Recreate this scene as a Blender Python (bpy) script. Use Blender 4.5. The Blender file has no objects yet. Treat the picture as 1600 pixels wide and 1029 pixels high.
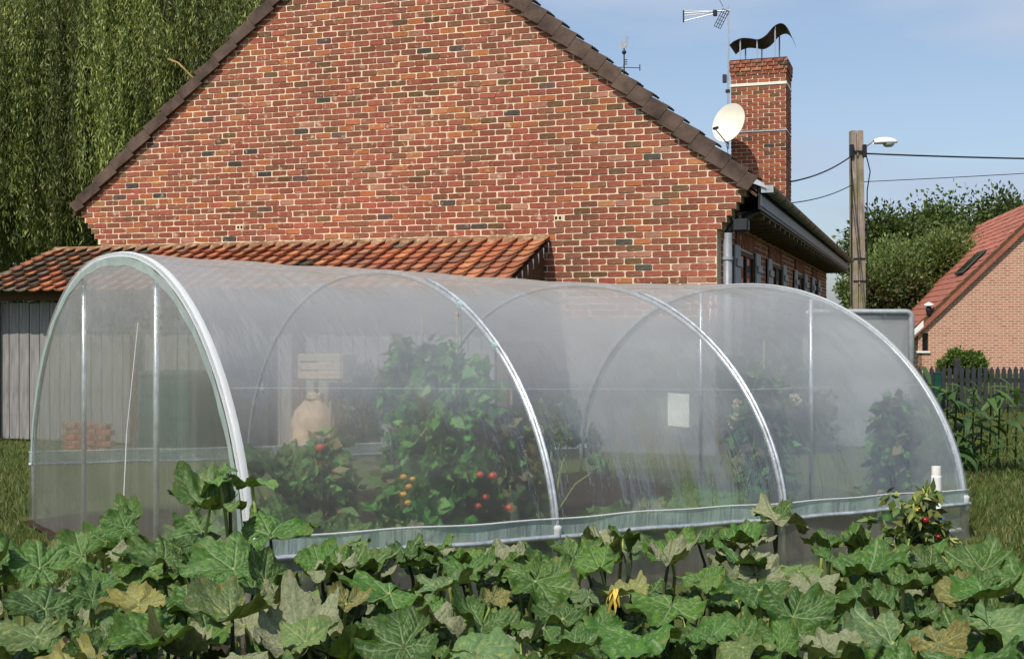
import bpy, math, random
import numpy as np
from mathutils import Vector, Matrix
R = math.radians
random.seed(7); rng = np.random.default_rng(7)
scene = bpy.context.scene
# ------------------------------------------------------------------ camera
CAMH = 1.55; F = 1880.0; HOR = 505.0
cam = bpy.data.cameras.new('camera'); camo = bpy.data.objects.new('camera', cam)
scene.collection.objects.link(camo); scene.camera = camo
camo.location = (0, 0, CAMH); camo.rotation_euler = (R(90), 0, 0)
cam.sensor_width = 36; cam.lens = 36 * F / 1600; cam.shift_y = (HOR - 514.5) / 1600
cam.clip_start = .05; cam.clip_end = 5000
# ------------------------------------------------------------------ sky and sun
SUN_EL = 54.0; SX, SY = -.545, -.838                     # horizontal direction towards the sun
world = bpy.data.worlds.new('World'); scene.world = world; world.use_nodes = True
wn, wl = world.node_tree.nodes, world.node_tree.links
wn.clear()
sky = wn.new('ShaderNodeTexSky'); sky.sky_type = 'NISHITA'; sky.sun_disc = False
sky.sun_elevation = R(SUN_EL); sky.sun_rotation = math.atan2(SX, SY)
sky.air_density = 1.0; sky.dust_density = 2.0; sky.ozone_density = 2.0
tcw = wn.new('ShaderNodeTexCoord'); mp = wn.new('ShaderNodeMapping'); mp.inputs['Scale'].default_value = (1.6, 1.6, 5.5)
mp.inputs['Rotation'].default_value = (0, R(18), 0)
nz = wn.new('ShaderNodeTexNoise'); nz.inputs['Scale'].default_value = 1.7; nz.inputs['Detail'].default_value = 6; nz.inputs['Roughness'].default_value = .5
cr = wn.new('ShaderNodeValToRGB'); cr.color_ramp.elements[0].position = .45; cr.color_ramp.elements[1].position = .59
cr.color_ramp.elements[0].color = (.25, .25, .25, 1); cr.color_ramp.elements[1].color = (.95, .95, .95, 1)
mx = wn.new('ShaderNodeMix'); mx.data_type = 'RGBA'
mx.inputs[7].default_value = (3.10, 3.75, 4.80, 1)
bg = wn.new('ShaderNodeBackground'); bg.inputs['Strength'].default_value = .13
wo = wn.new('ShaderNodeOutputWorld')
wl.new(tcw.outputs['Generated'], mp.inputs[0]); wl.new(mp.outputs[0], nz.inputs['Vector']); wl.new(nz.outputs[0], cr.inputs[0])
wl.new(cr.outputs[0], mx.inputs[0]); wl.new(sky.outputs[0], mx.inputs[6]); wl.new(mx.outputs[2], bg.inputs[0]); wl.new(bg.outputs[0], wo.inputs[0])
sun = bpy.data.lights.new('sun', 'SUN'); sun.energy = 4.2; sun.angle = R(.55); sun.color = (1, .945, .86)
suno = bpy.data.objects.new('sun', sun); scene.collection.objects.link(suno)
tosun = Vector((SX, SY, math.tan(R(SUN_EL)) * math.hypot(SX, SY))).normalized()
suno.rotation_euler = tosun.to_track_quat('Z', 'Y').to_euler(); suno.location = tosun * 60
scene.view_settings.view_transform = 'Standard'; scene.view_settings.look = 'None'
scene.view_settings.exposure = 0.26; scene.view_settings.gamma = 1
scene.render.engine = 'CYCLES'; scene.cycles.use_denoising = True
scene.cycles.max_bounces = 8; scene.cycles.transparent_max_bounces = 24; scene.cycles.diffuse_bounces = 3
scene.cycles.caustics_reflective = False; scene.cycles.caustics_refractive = True

# ------------------------------------------------------------------ helpers
def W(x, y, Y):                      # photo pixel at depth Y -> a place in the world
    return Vector(((x - 800) / F * Y, Y, CAMH - (y - HOR) / F * Y))
def srgb(h, k=1.0):
    c = [int(h[i:i + 2], 16) / 255 for i in (0, 2, 4)]
    return tuple((((v + .055) / 1.055) ** 2.4 if v > .04045 else v / 12.92) * k for v in c) + (1,)
def link(o, parent=None):
    scene.collection.objects.link(o)
    if parent: o.parent = parent
    return o
def tag(o, label=None, cat=None, group=None, kind=None):
    if label: o['label'] = label
    if cat: o['category'] = cat
    if group: o['group'] = group
    if kind: o['kind'] = kind
    return o
def thing(name, loc, label, cat, group=None, rz=0, parent=None):
    o = bpy.data.objects.new(name, None); link(o, parent); o.location = loc; o.rotation_euler = (0, 0, rz)
    o.empty_display_size = .1
    return tag(o, label, cat, group)
def place(name, mesh, parent, loc=(0, 0, 0), rot=None, scale=None):
    o = bpy.data.objects.new(name, mesh); link(o, parent); o.location = loc
    if rot is not None: o.rotation_euler = rot
    if scale is not None: o.scale = (scale,) * 3 if isinstance(scale, (int, float)) else scale
    return o
class MB:
    def __init__(s): s.v = []; s.f = []; s.c = []; s.smooth = False
    def add(s, vs, fs, col=None):
        b = len(s.v); s.v += [tuple(v) for v in vs]; s.f += [tuple(i + b for i in f) for f in fs]
        if col is not None: s.c += [tuple(col)] * len(vs)
        return s
    def box(s, x0, x1, y0, y1, z0, z1, col=None, M=None):
        vs = [Vector((x, y, z)) for z in (z0, z1) for y in (y0, y1) for x in (x0, x1)]
        if M is not None: vs = [M @ v for v in vs]
        return s.add(vs, [(0, 2, 3, 1), (4, 5, 7, 6), (0, 1, 5, 4), (2, 6, 7, 3), (0, 4, 6, 2), (1, 3, 7, 5)], col)
    def bbox(s, x0, x1, y0, y1, z0, z1, b=.008, col=None, M=None):      # box with bevelled edges
        vs = []; fs = []
        xs = (x0, x1); ys = (y0, y1); zs = (z0, z1); idx = {}
        for i in (0, 1):
            for j in (0, 1):
                for k in (0, 1):
                    p = (xs[i], ys[j], zs[k]); d = (b if i == 0 else -b, b if j == 0 else -b, b if k == 0 else -b)
                    for a in range(3):
                        q = [p[m] + (0 if m == a else d[m]) for m in range(3)]
                        idx[(i, j, k, a)] = len(vs); vs.append(Vector(q))
        I = idx
        fs += [(I[0,0,0,0], I[0,0,1,0], I[0,1,1,0], I[0,1,0,0]), (I[1,0,0,0], I[1,1,0,0], I[1,1,1,0], I[1,0,1,0]),
               (I[0,0,0,1], I[1,0,0,1], I[1,0,1,1], I[0,0,1,1]), (I[0,1,0,1], I[0,1,1,1], I[1,1,1,1], I[1,1,0,1]),
               (I[0,0,0,2], I[0,1,0,2], I[1,1,0,2], I[1,0,0,2]), (I[0,0,1,2], I[1,0,1,2], I[1,1,1,2], I[0,1,1,2])]
        for j in (0, 1):
            for k in (0, 1): fs.append((I[0,j,k,1], I[1,j,k,1], I[1,j,k,2], I[0,j,k,2]))
        for i in (0, 1):
            for k in (0, 1): fs.append((I[i,0,k,0], I[i,1,k,0], I[i,1,k,2], I[i,0,k,2]))
        for i in (0, 1):
            for j in (0, 1): fs.append((I[i,j,0,0], I[i,j,1,0], I[i,j,1,1], I[i,j,0,1]))
        for i in (0, 1):
            for j in (0, 1):
                for k in (0, 1): fs.append((I[i,j,k,0], I[i,j,k,1], I[i,j,k,2]))
        if M is not None: vs = [M @ v for v in vs]
        return s.add(vs, fs, col)
    def tube(s, pts, r, n=8, col=None, cap=True):
        pts = [Vector(p) for p in pts]; m = len(pts)
        rs = r if isinstance(r, (list, tuple)) else [r] * m
        vs = []; up = None
        for i, p in enumerate(pts):
            t = (pts[min(i + 1, m - 1)] - pts[max(i - 1, 0)]).normalized()
            if up is None: up = Vector((0, 0, 1)) if abs(t.z) < .9 else Vector((1, 0, 0))
            a = t.cross(up).normalized(); up = a.cross(t).normalized()
            for k in range(n):
                q = 2 * math.pi * k / n
                vs.append(p + (a * math.cos(q) + up * math.sin(q)) * rs[i])
        fs = [(i * n + k, i * n + (k + 1) % n, (i + 1) * n + (k + 1) % n, (i + 1) * n + k) for i in range(m - 1) for k in range(n)]
        if cap: fs += [tuple(range(n))[::-1], tuple(range((m - 1) * n, m * n))]
        return s.add(vs, fs, col)
    def lathe(s, prof, n=16, c=(0, 0, 0), col=None, M=None):
        vs = []; m = len(prof)
        for r, z in prof:
            for k in range(n):
                q = 2 * math.pi * k / n; vs.append(Vector((c[0] + r * math.cos(q), c[1] + r * math.sin(q), c[2] + z)))
        if M is not None: vs = [M @ v for v in vs]
        fs = [(i * n + k, i * n + (k + 1) % n, (i + 1) * n + (k + 1) % n, (i + 1) * n + k) for i in range(m - 1) for k in range(n)]
        return s.add(vs, fs, col)
    def prism(s, poly, y0, y1, col=None, M=None):       # polygon in x,z swept along y
        n = len(poly); vs = [Vector((x, y, z)) for y in (y0, y1) for x, z in poly]
        if M is not None: vs = [M @ v for v in vs]
        fs = [tuple(range(n)), tuple(range(2 * n - 1, n - 1, -1))] + [(i, (i + 1) % n + 0, (i + 1) % n + n, i + n)[::-1] for i in range(n)]
        return s.add(vs, fs, col)
    def grid(s, P, col=None):                           # P[i][j] points
        h, w = len(P), len(P[0]); vs = [p for r_ in P for p in r_]
        fs = [(i * w + j, i * w + j + 1, (i + 1) * w + j + 1, (i + 1) * w + j) for i in range(h - 1) for j in range(w - 1)]
        return s.add(vs, fs, col)
    def mesh(s, name, mat, smooth=False):
        me = bpy.data.meshes.new(name); me.from_pydata(s.v, [], s.f)
        if s.c and len(s.c) == len(s.v):
            a = me.color_attributes.new('Col', 'FLOAT_COLOR', 'POINT')
            a.data.foreach_set('color', np.array([(c + (1,))[:4] if len(c) == 3 else c for c in s.c], dtype=np.float32).ravel())
        if mat: me.materials.append(mat)
        if smooth: me.polygons.foreach_set('use_smooth', [True] * len(me.polygons))
        me.update(); return me
    def build(s, name, mat, parent=None, loc=(0, 0, 0), smooth=False):
        return place(name, s.mesh(name, mat, smooth), parent, loc)
def np_mesh(name, V, Fq, mat, cols=None, smooth=False):     # big meshes from numpy: V (n,3), Fq (m,4) or (m,3)
    me = bpy.data.meshes.new(name); n, m, k = len(V), len(Fq), Fq.shape[1]
    me.vertices.add(n); me.vertices.foreach_set('co', V.astype(np.float32).ravel())
    me.loops.add(m * k); me.loops.foreach_set('vertex_index', Fq.astype(np.int32).ravel())
    me.polygons.add(m); me.polygons.foreach_set('loop_start', np.arange(0, m * k, k, dtype=np.int32))
    if smooth: me.polygons.foreach_set('use_smooth', np.ones(m, bool))
    if cols is not None:
        a = me.color_attributes.new('Col', 'FLOAT_COLOR', 'POINT')
        c = np.ones((n, 4), np.float32); c[:, :cols.shape[1]] = cols; a.data.foreach_set('color', c.ravel())
    me.materials.append(mat); me.update(calc_edges=True); me.validate(); return me

# ------------------------------------------------------------------ materials
class NT:
    def __init__(s, name):
        s.m = bpy.data.materials.new(name); s.m.use_nodes = True; s.t = s.m.node_tree; s.n = s.t.nodes; s.l = s.t.links; s.n.clear()
        s.out = s.n.new('ShaderNodeOutputMaterial')
    def new(s, t, **kw):
        x = s.n.new('ShaderNode' + t)
        for k, v in kw.items(): setattr(x, k, v)
        return x
    def set(s, sock, v):
        if isinstance(v, bpy.types.NodeSocket): s.l.new(v, sock)
        else: sock.default_value = v
    def noise(s, scale, detail=4, rough=.55, vec=None, coord='Object', stretch=None):
        n = s.new('TexNoise'); n.inputs['Scale'].default_value = scale; n.inputs['Detail'].default_value = detail; n.inputs['Roughness'].default_value = rough
        if vec is None:
            vec = s.new('TexCoord').outputs[coord]
        if stretch:
            mpn = s.new('Mapping'); mpn.inputs['Scale'].default_value = stretch; s.l.new(vec, mpn.inputs[0]); vec = mpn.outputs[0]
        s.l.new(vec, n.inputs['Vector']); return n.outputs['Fac']
    def ramp(s, fac, stops):
        r = s.new('ValToRGB'); e = r.color_ramp.elements
        while len(e) < len(stops): e.new(.5)
        for k, (p, c) in enumerate(stops):
            e[k].position = p; e[k].color = c if isinstance(c, tuple) else (c, c, c, 1)
        s.l.new(fac, r.inputs[0]); return r.outputs[0]
    def mix(s, fac, a, b, mode='MIX'):
        x = s.new('Mix', data_type='RGBA', blend_type=mode); s.set(x.inputs[0], fac); s.set(x.inputs[6], a); s.set(x.inputs[7], b); return x.outputs[2]
    def math(s, op, a, b=0.0, clamp=False):
        x = s.new('Math', operation=op, use_clamp=clamp); s.set(x.inputs[0], a); s.set(x.inputs[1], b); return x.outputs[0]
    def attr(s, name='Col'):
        x = s.new('Attribute'); x.attribute_name = name; return x.outputs['Color']
    def sep(s, c):
        x = s.new('SeparateColor'); s.l.new(c, x.inputs[0]); return x.outputs
    def bump(s, h, st=.3, dist=.01):
        b = s.new('Bump'); b.inputs['Strength'].default_value = st; b.inputs['Distance'].default_value = dist; s.l.new(h, b.inputs['Height']); return b.outputs[0]
    def pbr(s, col, rough=.7, metal=0, spec=.3, normal=None):
        p = s.new('BsdfPrincipled'); s.set(p.inputs['Base Color'], col); s.set(p.inputs['Roughness'], rough); p.inputs['Metallic'].default_value = metal
        p.inputs['Specular IOR Level'].default_value = spec
        if normal: s.l.new(normal, p.inputs['Normal'])
        return p.outputs[0]
    def mixs(s, fac, a, b):
        x = s.new('MixShader'); s.set(x.inputs[0], fac); s.l.new(a, x.inputs[1]); s.l.new(b, x.inputs[2]); return x.outputs[0]
    def done(s, sh): s.l.new(sh, s.out.inputs['Surface']); return s.m
def simple(name, c, rough=.7, metal=0, var=.25, scale=12, bump=.1, spec=.3, c2=None, stretch=None):
    t = NT(name); n = t.noise(scale, 5, .6, stretch=stretch)
    lo = tuple(v * (1 - var) for v in c[:3]) + (1,); hi = (tuple(min(1, v * (1 + var)) for v in c[:3]) + (1,)) if c2 is None else c2
    col = t.ramp(n, [(.3, lo), (.7, hi)])
    return t.done(t.pbr(col, rough, metal, spec, t.bump(n, bump) if bump else None))
def mat_vcol(name, rough=.85, mott=18, pale=.25, bump=.4, spec=.2):
    t = NT(name); c = t.attr(); n1 = t.noise(mott, 5, .65); n2 = t.noise(mott * 4, 4, .6); n3 = t.noise(mott * .55, 3, .5)
    c = t.mix(1, c, t.ramp(n1, [(.25, (.72, .70, .68, 1)), (.72, (1.18, 1.16, 1.14, 1))]), 'MULTIPLY')
    c = t.mix(t.ramp(n3, [(.60, 0.0), (.74, pale)]), c, (.62, .47, .34, 1))
    c = t.mix(1, c, t.ramp(n2, [(.2, .82), (.8, 1.12)]), 'MULTIPLY')
    gp = t.new('NewGeometry').outputs['Position']; n4 = t.noise(.55, 4, .6, vec=gp); n5 = t.noise(2.2, 4, .6, vec=gp)
    c = t.mix(1, c, t.ramp(n4, [(.3, (.84, .83, .82, 1)), (.7, (1.10, 1.08, 1.06, 1))]), 'MULTIPLY'); c = t.mix(t.ramp(n5, [(.58, 0.0), (.78, .22)]), c, (.20, .16, .12, 1))
    return t.done(t.pbr(c, rough, 0, spec, t.bump(n2, bump, .006)))
M = {}
M['brick'] = mat_vcol('fired_brick', pale=.75, bump=.6)
t = NT('lime_mortar'); n = t.noise(30, 5, .7); n2 = t.noise(1.3, 3)
c = t.mix(t.ramp(n2, [(.35, 0.0), (.75, .5)]), t.ramp(n, [(.25, (.66, .50, .34, 1)), (.7, (.84, .69, .50, 1))]), (.70, .55, .38, 1))
gp_n = t.noise(.8, 4, .6, vec=t.new('NewGeometry').outputs['Position']); c = t.mix(1, c, t.ramp(gp_n, [(.3, (.80, .79, .77, 1)), (.7, (1.06, 1.05, 1.04, 1))]), 'MULTIPLY')
M['mortar'] = t.done(t.pbr(c, .95, 0, .1, t.bump(n, .5, .006)))
t = NT('clay_pantile'); c = t.attr(); n1 = t.noise(9, 5, .65); n2 = t.noise(5.5, 6, .7); n3 = t.noise(40, 4, .6)
geo_ = t.new('NewGeometry'); n4 = t.noise(3.2, 5, .7, vec=geo_.outputs['Position']); n5 = t.noise(1.1, 3, .5, vec=geo_.outputs['Position'])
c = t.mix(1, c, t.ramp(n1, [(.25, (.70, .66, .62, 1)), (.75, (1.2, 1.18, 1.12, 1))]), 'MULTIPLY')
c = t.mix(t.ramp(n4, [(.58, 0.0), (.70, .5)]), c, (.40, .30, .17, 1))
c = t.mix(t.math('MULTIPLY', t.ramp(n2, [(.52, 0.0), (.64, .6)]), t.ramp(n5, [(.42, .15), (.6, 1.0)])), c, (.035, .032, .018, 1))
M['clay_tile'] = t.done(t.pbr(c, .88, 0, .2, t.bump(n3, .5, .006)))
M['verge'] = simple('brown_concrete_tile', (.088, .058, .044, 1), .85, var=.55, scale=4, bump=.25)
M['roof_dark'] = simple('brown_roof', (.075, .05, .04, 1), .85, var=.35, scale=5)
M['black_metal'] = simple('black_metal', (.018, .018, .02, 1), .45, .0, var=.3, scale=9)
M['dark_zinc'] = simple('dark_zinc_gutter', (.05, .052, .056, 1), .45, .4, var=.3, scale=6)
M['zinc'] = simple('grey_zinc', (.36, .38, .40, 1), .42, .3, var=.2, scale=14)
M['galv'] = simple('galvanised_tube', (.64, .65, .66, 1), .34, .75, var=.32, scale=16, bump=.12)
M['pipe_grey'] = simple('grey_downpipe', (.20, .21, .225, 1), .5, .2, var=.2, scale=8)
M['soffit'] = simple('varnished_boards', (.10, .072, .03, 1), .6, var=.35, scale=3, stretch=(12, 1, 1))
M['shutter'] = simple('grey_painted_shutter', (.34, .34, .35, 1), .6, var=.12, scale=8)
M['frame_w'] = simple('white_frame', (.72, .72, .70, 1), .5, var=.08)
M['glass_dark'] = simple('dark_window_glass', (.012, .014, .016, 1), .06, var=.3, bump=0, spec=.6)
M['cream'] = simple('cream_dish', (.74, .72, .60, 1), .42, var=.06, scale=5, bump=.02)
M['alu'] = simple('aluminium', (.62, .63, .64, 1), .35, .7, var=.12, scale=30, bump=.03)
M['wood_dark'] = simple('dark_stained_boards', (.085, .045, .022, 1), .7, var=.4, scale=4, stretch=(1, 1, 9))
M['wood_pale'] = simple('weathered_pale_wood', (.42, .33, .22, 1), .8, var=.3, scale=5, stretch=(1, 1, 8))
M['terracotta'] = simple('terracotta', (.44, .27, .19, 1), .8, var=.2)
M['green_paint'] = simple('dark_green_plastic', (.008, .055, .040, 1), .5, var=.2)
M['grey_panel'] = simple('dark_grey_panel', (.035, .037, .042, 1), .6, var=.25)
M['paper'] = simple('white_paper', (.88, .89, .78, 1), .8, var=.04, bump=0)
M['pvc'] = simple('white_pvc', (.72, .71, .66, 1), .38, var=.06, scale=20)
M['pvc_old'] = simple('dusty_beige_pvc', (.52, .46, .38, 1), .6, var=.2, scale=10)
M['blue'] = simple('blue_tie', (.05, .2, .5, 1), .5, var=.1)
M['string'] = simple('white_cord', (.75, .75, .72, 1), .8, var=.05)
M['twine'] = simple('mint_twine', (.28, .46, .42, 1), .8, var=.1)
M['cable'] = simple('black_cable', (.012, .013, .016, 1), .6, var=.2)
t = NT('weathered_pole'); n = t.noise(7, 5, .65, stretch=(1, 1, .35)); z = t.sep(t.new('TexCoord').outputs['Object'])[2]
c = t.ramp(n, [(.3, (.17, .135, .105, 1)), (.7, (.42, .34, .28, 1))])
moss = t.noise(1.6, 4, .6)
c = t.mix(t.ramp(moss, [(.48, 0.0), (.62, .75)]), c, (.20, .19, .07, 1))
M['pole'] = t.done(t.pbr(c, .9, 0, .15, t.bump(n, .4)))
M['lamp_white'] = simple('white_lamp_shell', (.78, .79, .80, 1), .35, var=.05)
M['lamp_glass'] = simple('lamp_bowl', (.45, .47, .48, 1), .2, var=.1)
# lawn and soil
t = NT('lawn'); n = t.noise(1.2, 5, .6); n2 = t.noise(40, 4, .7)
c = t.mix(t.ramp(n2, [(.3, 0.0), (.7, 1.0)]), t.ramp(n, [(.3, (.05, .08, .02, 1)), (.7, (.11, .135, .035, 1))]), (.085, .10, .03, 1))
M['lawn'] = t.done(t.pbr(c, .95, 0, .1, t.bump(n2, 1, .03)))
t = NT('garden_soil'); n = t.noise(6, 8, .7); M['soil'] = t.done(t.pbr(t.ramp(n, [(.3, (.016, .012, .008, 1)), (.7, (.055, .041, .028, 1))]), .95, 0, .1, t.bump(n, 1, .03)))
# greenhouse film
def film(name, haze, tint=(.95, .97, .96, 1), white=(.66, .65, .62, 1), rough=.22, dust=.10, wr=.12, trans=.45, stretch=(1, 1, 1), scale=1.6, gl=.14, streak=0.0, blur=.5, top=0.0):
    t = NT(name)
    n = t.noise(scale, 6, .62, stretch=stretch); n2 = t.noise(26, 5, .7); n3 = t.noise(2.6, 5, .6, stretch=(2.2, .5, .45))
    h = t.math('MULTIPLY_ADD', n, dust * 2); t.n[-1].inputs[2].default_value = haze - dust
    sp = t.ramp(n2, [(.70, 0.0), (.78, .12)])
    h = t.math('ADD', h, sp)
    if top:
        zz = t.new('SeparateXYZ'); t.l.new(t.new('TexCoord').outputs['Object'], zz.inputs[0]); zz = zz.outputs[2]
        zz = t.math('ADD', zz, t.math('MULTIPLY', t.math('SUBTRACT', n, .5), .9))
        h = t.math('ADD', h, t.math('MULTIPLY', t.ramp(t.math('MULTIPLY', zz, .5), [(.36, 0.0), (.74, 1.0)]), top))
    if streak:
        n4 = t.noise(7, 3, .5, stretch=(1, 1, .06)); h = t.math('ADD', h, t.ramp(n4, [(.5, 0.0), (.75, streak)]))
    lw = t.new('LayerWeight'); lw.inputs['Blend'].default_value = .25
    h = t.math('ADD', h, t.math('MULTIPLY', lw.outputs['Facing'], .16), clamp=True)
    nb = t.bump(n3, wr, .06)
    d = t.new('BsdfDiffuse'); d.inputs['Color'].default_value = white; t.l.new(nb, d.inputs['Normal'])
    tl = t.new('BsdfTranslucent'); tl.inputs['Color'].default_value = white; t.l.new(nb, tl.inputs['Normal'])
    tr = t.new('BsdfTransparent'); tr.inputs['Color'].default_value = tint
    g = t.new('BsdfGlossy'); g.inputs['Roughness'].default_value = rough; t.l.new(nb, g.inputs['Normal'])
    fr = t.new('Fresnel'); fr.inputs['IOR'].default_value = 1.45; t.l.new(nb, fr.inputs['Normal'])
    rf_ = t.new('BsdfRefraction', distribution='GGX'); rf_.inputs['IOR'].default_value = 1.035; rf_.inputs['Roughness'].default_value = .62; rf_.inputs['Color'].default_value = tint
    s = t.mixs(h, t.mixs(blur, tr.outputs[0], rf_.outputs[0]), t.mixs(trans, d.outputs[0], tl.outputs[0]))
    s = t.mixs(t.math('MULTIPLY', fr.outputs[0], gl, clamp=True), s, g.outputs[0])
    return t.done(s)
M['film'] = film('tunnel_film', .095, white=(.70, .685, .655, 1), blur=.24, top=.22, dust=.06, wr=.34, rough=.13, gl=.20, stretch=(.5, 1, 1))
M['film_end'] = film('end_film', .12, blur=.22, wr=.45, rough=.13, gl=.20, streak=.08, dust=.07)
M['film_hem'] = film('folded_film_hem', .56, tint=(.84, .93, .89, 1), white=(.62, .74, .69, 1), dust=.30, rough=.15, wr=.8, scale=5, stretch=(1, 1, .5), gl=.3, streak=.2)
M['film_tape'] = film('white_hoop_sleeve', .90, white=(.80, .82, .82, 1), dust=.08, rough=.25, wr=.4, scale=9)
M['film_skirt'] = film('dirty_skirt_film', .24, tint=(.92, .93, .86, 1), white=(.52, .53, .44, 1), dust=.14, wr=.5, scale=3, streak=.1)
# leaves
def leafmat(name, lo, hi, mild=0.0, yel=0.0, vein=(.30, .38, .20, 1), back=(.085, .095, .03, 1)):
    t = NT(name); a = t.sep(t.attr()); info = t.new('ObjectInfo')
    n1 = t.noise(7, 5, .6); n2 = t.noise(38, 4, .6); n3 = t.noise(16, 5, .65)
    c = t.mix(t.ramp(n1, [(.3, 0.0), (.7, 1.0)]), lo, hi)
    c = t.mix(t.math('MULTIPLY', t.ramp(n3, [(.42, 0.0), (.60, 1.0)]), .35), c, tuple(v_ * .55 for v_ in lo[:3]) + (1,))
    v = t.math('MULTIPLY_ADD', info.outputs['Random'], .75); t.n[-1].inputs[2].default_value = .70
    c = t.mix(1, c, t.ramp(t.math('FRACT', t.math('MULTIPLY', info.outputs['Random'], 7.31)), [(.0, (1.25, 1.04, .75, 1)), (.5, (1, 1, 1, 1)), (1.0, (.95, 1.0, .98, 1))]), 'MULTIPLY')
    vm = t.new('VectorMath', operation='SCALE'); t.l.new(c, vm.inputs[0]); t.l.new(v, vm.inputs['Scale']); c = vm.outputs[0]
    if yel: c = t.mix(t.ramp(n1, [(.62 - yel * .35, 0.0), (.75 - yel * .3, .9)]), c, (.36, .30, .055, 1))
    # silvery flecks where the veins fork
    fl = t.math('MULTIPLY', t.ramp(t.noise(40, 4, .55), [(.55, 0.0), (.64, 1.0)]), t.math('ADD', t.math('MULTIPLY', a[1], .75), .25))
    c = t.mix(t.math('MULTIPLY', fl, .36), c, (.34, .42, .24, 1))
    c = t.mix(t.math('MULTIPLY', a[0], .62), c, vein)
    if mild: c = t.mix(t.ramp(n3, [(.62 - mild * .32, 0.0), (.80 - mild * .25, .35 + .45 * mild)]), c, (.31, .31, .20, 1))
    # brown dry rim
    c = t.mix(t.math('MULTIPLY', t.ramp(n1, [(.52, 0.0), (.66, .85)]), a[2]), c, (.17, .12, .05, 1))
    geo = t.new('NewGeometry'); c = t.mix(t.math('MULTIPLY', geo.outputs['Backfacing'], .6), c, back)  # underside shade put into the colour of the leaf backs
    nb = t.bump(t.math('ADD', t.math('MULTIPLY', n2, .6), t.math('MULTIPLY', a[0], -.5)), .55, .008)
    p = t.pbr(c, .40 + .25 * mild, 0, .22, nb)
    tl = t.new('BsdfTranslucent'); t.l.new(t.mix(1, c, (1.2, 1.35, .55, 1), 'MULTIPLY'), tl.inputs[0])
    return t.done(t.mixs(.20, p, tl.outputs[0]))
M['leaf_g'] = leafmat('squash_leaf_green', (.018, .066, .008, 1), (.066, .150, .014, 1))
M['leaf_l'] = leafmat('squash_leaf_young', (.060, .140, .030, 1), (.105, .20, .045, 1))
M['leaf_m'] = leafmat('squash_leaf_mildewed', (.065, .095, .035, 1), (.12, .145, .06, 1), mild=.85)
M['leaf_s'] = leafmat('squash_leaf_speckled', (.055, .115, .034, 1), (.10, .17, .05, 1), mild=.36, yel=.12)
M['leaf_y'] = leafmat('squash_leaf_yellowed', (.13, .14, .04, 1), (.21, .20, .06, 1), mild=.3, yel=.25)
M['stalk'] = simple('pale_green_stalk', (.22, .27, .06, 1), .6, var=.25, scale=20)
M['stalk_d'] = simple('dark_vine', (.06, .075, .025, 1), .7, var=.3, scale=20)
def foliage(name, k=.3, rough=.55):
    t = NT(name); c = t.attr(); p = t.pbr(c, rough, 0, .3); tl = t.new('BsdfTranslucent'); t.l.new(t.mix(1, c, (1.25, 1.3, .6, 1), 'MULTIPLY'), tl.inputs[0])
    return t.done(t.mixs(k, p, tl.outputs[0]))
M['fol'] = foliage('small_leaves')
M['bark'] = simple('grey_brown_bark', (.10, .075, .05, 1), .9, var=.4, scale=6, bump=.6)
M['tomato'] = simple('ripe_tomato', (.42, .055, .02, 1), .35, var=.15, scale=8, bump=0, spec=.5)
M['twig'] = simple('ochre_twig_bark', (.30, .19, .07, 1), .8, var=.3)
M['tomato_d'] = simple('dark_red_tomato', (.17, .010, .010, 1), .35, var=.2, scale=8, bump=0, spec=.4)
M['tomato_y'] = simple('yellow_tomato', (.55, .27, .04, 1), .35, var=.15, scale=8, bump=0, spec=.5)
M['petal_y'] = simple('yellow_flower', (.50, .34, .05, 1), .6, var=.15, bump=0)

# ------------------------------------------------------------------ ground
def sheet(x0, x1, y0, y1, z, name, mat, nx, ny, amp):
    b = MB(); P = [[Vector((x0 + (x1 - x0) * i / nx, y0 + (y1 - y0) * j / ny, z + (amp * (math.sin(i * 1.7 + j) + math.sin(j * 2.3 - i * .6)) * .5 if 0 < i < nx and 0 < j < ny else 0))) for i in range(nx + 1)] for j in range(ny + 1)]
    return tag(b.grid(P).build(name, mat, smooth=True), kind='structure')
sheet(-1500, 1500, -200, 2800, 0, 'ground', M['lawn'], 2, 2, 0)
sheet(-4.5, 5.5, .8, 6.1, .012, 'garden_bed', M['soil'], 60, 36, .012)
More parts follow.
